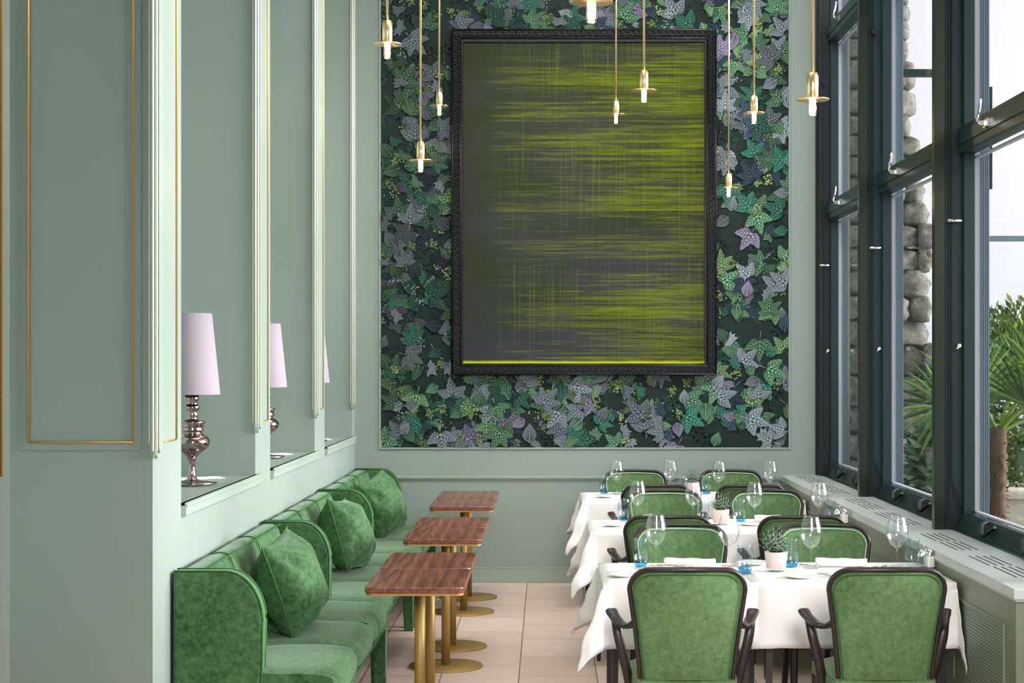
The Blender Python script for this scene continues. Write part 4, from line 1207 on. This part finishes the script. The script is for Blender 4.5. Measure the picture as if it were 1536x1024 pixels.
for i, (x, y, lb) in enumerate([(-1.72, 8.42, 'small flat white slatted tray behind the lamp on the nearest ledge'), (-1.70, 10.55, 'small flat white slatted tray behind the lamp on the middle ledge'), (-1.71, 12.55, 'small flat white slatted tray behind the lamp on the farthest ledge')]):
    r = q0 if i == 0 else dup(q0, (0, 0, 0)); r.location = (x, y, 1.1405 if False else 1.136); r.rotation_euler = (0, 0, -.9); r['label'] = lb

# ------------------------------------------------------------------ pendants
def pendant(zd, seed):
    root = thing('pendant_lamp', '', 'pendant lamp', (0, 0, 0), 0, 'brass disc pendants')
    bm = BM(); sweep(bm, [(0, 0, .11), (0, 0, CEIL-zd-.02)], .0062, n=10); obj('rod', bm, M['brass'], root)
    bm = BM(); lathe(bm, [(0, CEIL-zd-.022), (.04, CEIL-zd-.022), (.04, CEIL-zd), (0, CEIL-zd)], 24); obj('ceiling_rose', bm, M['brass'], root)
    bm = BM(); lathe(bm, [(0, .004), (.021, .004), (.0235, .006), (.0235, .100), (.019, .104), (.019, .112), (0, .112)], 28); obj('socket', bm, M['brass'], root)
    bm = BM(); lathe(bm, [(0, 0), (.069, -.0), (.07, .0015), (.069, .003), (0, .0032)], 40); obj('disc', bm, M['brass'], root)
    bm = BM(); lathe(bm, [(.017, -.001), (.0175, -.06), (.014, -.066), (0, -.067)], 24); bt_ = obj('bulb', bm, M['tubeglass'], root)
    bm = BM(); lathe(bm, [(0, -.004), (.0125, -.006), (.0125, -.050), (.009, -.058), (0, -.059)], 20); obj('diffuser', bm, M['bulb'], bt_)
    bm = BM(); lathe(bm, [(0, -.0575), (.0105, -.0585), (.012, -.062), (0, -.0645)], 16); lathe(bm, [(.0135, -.002), (.0135, -.010), (.0126, -.010), (.0126, -.002)], 20); obj('filament', bm, M['tip'], bt_)
    return root
M['tubeglass'] = glassy('bulb_glass', (1, .93, .86, 1), 1.5, .02, 1.3)
PD = [(581, 67, 7.9, 'brass disc pendant at the upper left in front of the wall edge'), (631, 241, 9.9, 'lowest hanging brass disc pendant left of the painting'),
      (659, 159.5, 12.3, 'small distant brass disc pendant by the left edge of the black picture frame'), (887, 4, 5.4, 'nearest brass disc pendant at the top edge, centred above the painting'),
      (924, 172, 12.7, 'smaller and lower of the two brass disc pendants in front of the painting'), (966, 136, 9.4, 'larger and higher of the two brass disc pendants in front of the painting'),
      (1093, 282, 12.7, 'lowest brass disc pendant right of the painting'), (1131, 170, 10.8, 'brass disc pendant in front of the wallpaper, upper right of the painting'),
      (1219, 150, 7.0, 'brass disc pendant at the right beside the window casing')]
for i, (px_, py_, Y, lb) in enumerate(PD):
    X = (px_-CX)*Y/F; Z = H+(CY-py_)*Y/F
    r = pendant(Z, i); r.location = (X, Y, Z); r['label'] = lb
    ld = bpy.data.lights.new('bulb_light', 'POINT'); ld.energy = 1.5; ld.color = (1, .7, .45); ld.shadow_soft_size = .02
    lo_ = bpy.data.objects.new('bulb_light', ld); link(lo_, r); lo_.location = (0, 0, -.10)

# ------------------------------------------------------------------ camera, world, lights
cam = bpy.data.cameras.new('camera'); co = bpy.data.objects.new('camera', cam); link(co)
cam.lens = F/1536*36; cam.sensor_width = 36; cam.sensor_fit = 'HORIZONTAL'
cam.shift_x = -(CX-768)/1536; cam.shift_y = (CY-512)/1536
cam.clip_end = 300
co.location = (0, 0, H); co.rotation_euler = (PI/2, 0, 0)
scene.camera = co
w = bpy.data.worlds.new('sky'); scene.world = w; w.use_nodes = True
nt = w.node_tree; bg = nt.nodes['Background']
tcw = nt.nodes.new('ShaderNodeTexCoord'); sp = nt.nodes.new('ShaderNodeSeparateXYZ'); rp_ = nt.nodes.new('ShaderNodeValToRGB')
nt.links.new(tcw.outputs['Generated'], sp.inputs[0]); nt.links.new(sp.outputs['Z'], rp_.inputs['Fac'])
rp_.color_ramp.elements[0].position = 0.0; rp_.color_ramp.elements[0].color = srgb(226, 230, 240)
rp_.color_ramp.elements[1].position = .12; rp_.color_ramp.elements[1].color = srgb(244, 240, 250)
nt.links.new(rp_.outputs['Color'], bg.inputs['Color']); bg.inputs['Strength'].default_value = 1.5

def sun(name, d, e, ang, col=(1, 1, 1)):
    l = bpy.data.lights.new(name, 'SUN'); l.energy = e; l.angle = math.radians(ang); l.color = col
    o = bpy.data.objects.new(name, l); link(o)
    o.rotation_euler = Vector(d).to_track_quat('-Z', 'Y').to_euler(); o.location = (0, 0, 8)
sun('overcast_daylight', (-.97, .02, -.15), 11.5, 40, (.98, .98, 1))
def area(name, loc, target, sx, sy, e, col=(1, 1, 1), spread=180):
    l = bpy.data.lights.new(name, 'AREA'); l.shape = 'RECTANGLE'; l.size = sx; l.size_y = sy; l.energy = e; l.color = col
    l.spread = math.radians(spread)
    o = bpy.data.objects.new(name, l); link(o); o.location = loc
    o.rotation_euler = (Vector(target)-Vector(loc)).to_track_quat('-Z', 'Y').to_euler()
area('table_fill', (1.2, .2, 3.6), (.9, 8.2, .6), 2.0, 2.0, 32, (1, .98, .96), 48)  # added fill that brightens table fronts and chair backs, no window there
area('overhead_fill', (.3, 8.8, 5.5), (.3, 8.8, 0), 2.6, 6.0, 46, (1, .97, .94), 120)  # added soft fill from above, stands for no known fixture
area('back_wall_fill', (.5, 10.4, 5.45), (.4, BW, 1.6), 3.0, .5, 72, (1, .97, .95), 120)  # added fill aimed at the end wall to brighten it, no real fitting

scene.view_settings.view_transform = 'Standard'
try: scene.view_settings.look = 'None'
except Exception: pass
scene.view_settings.gamma = 1; scene.view_settings.exposure = 0.0
scene.view_settings.use_curve_mapping = False
scene.cycles.use_denoising = True
scene.cycles.transparent_max_bounces = 32
scene.cycles.max_bounces = 10
scene.cycles.caustics_reflective = False; scene.cycles.caustics_refractive = False
scene.cycles.sample_clamp_indirect = 4
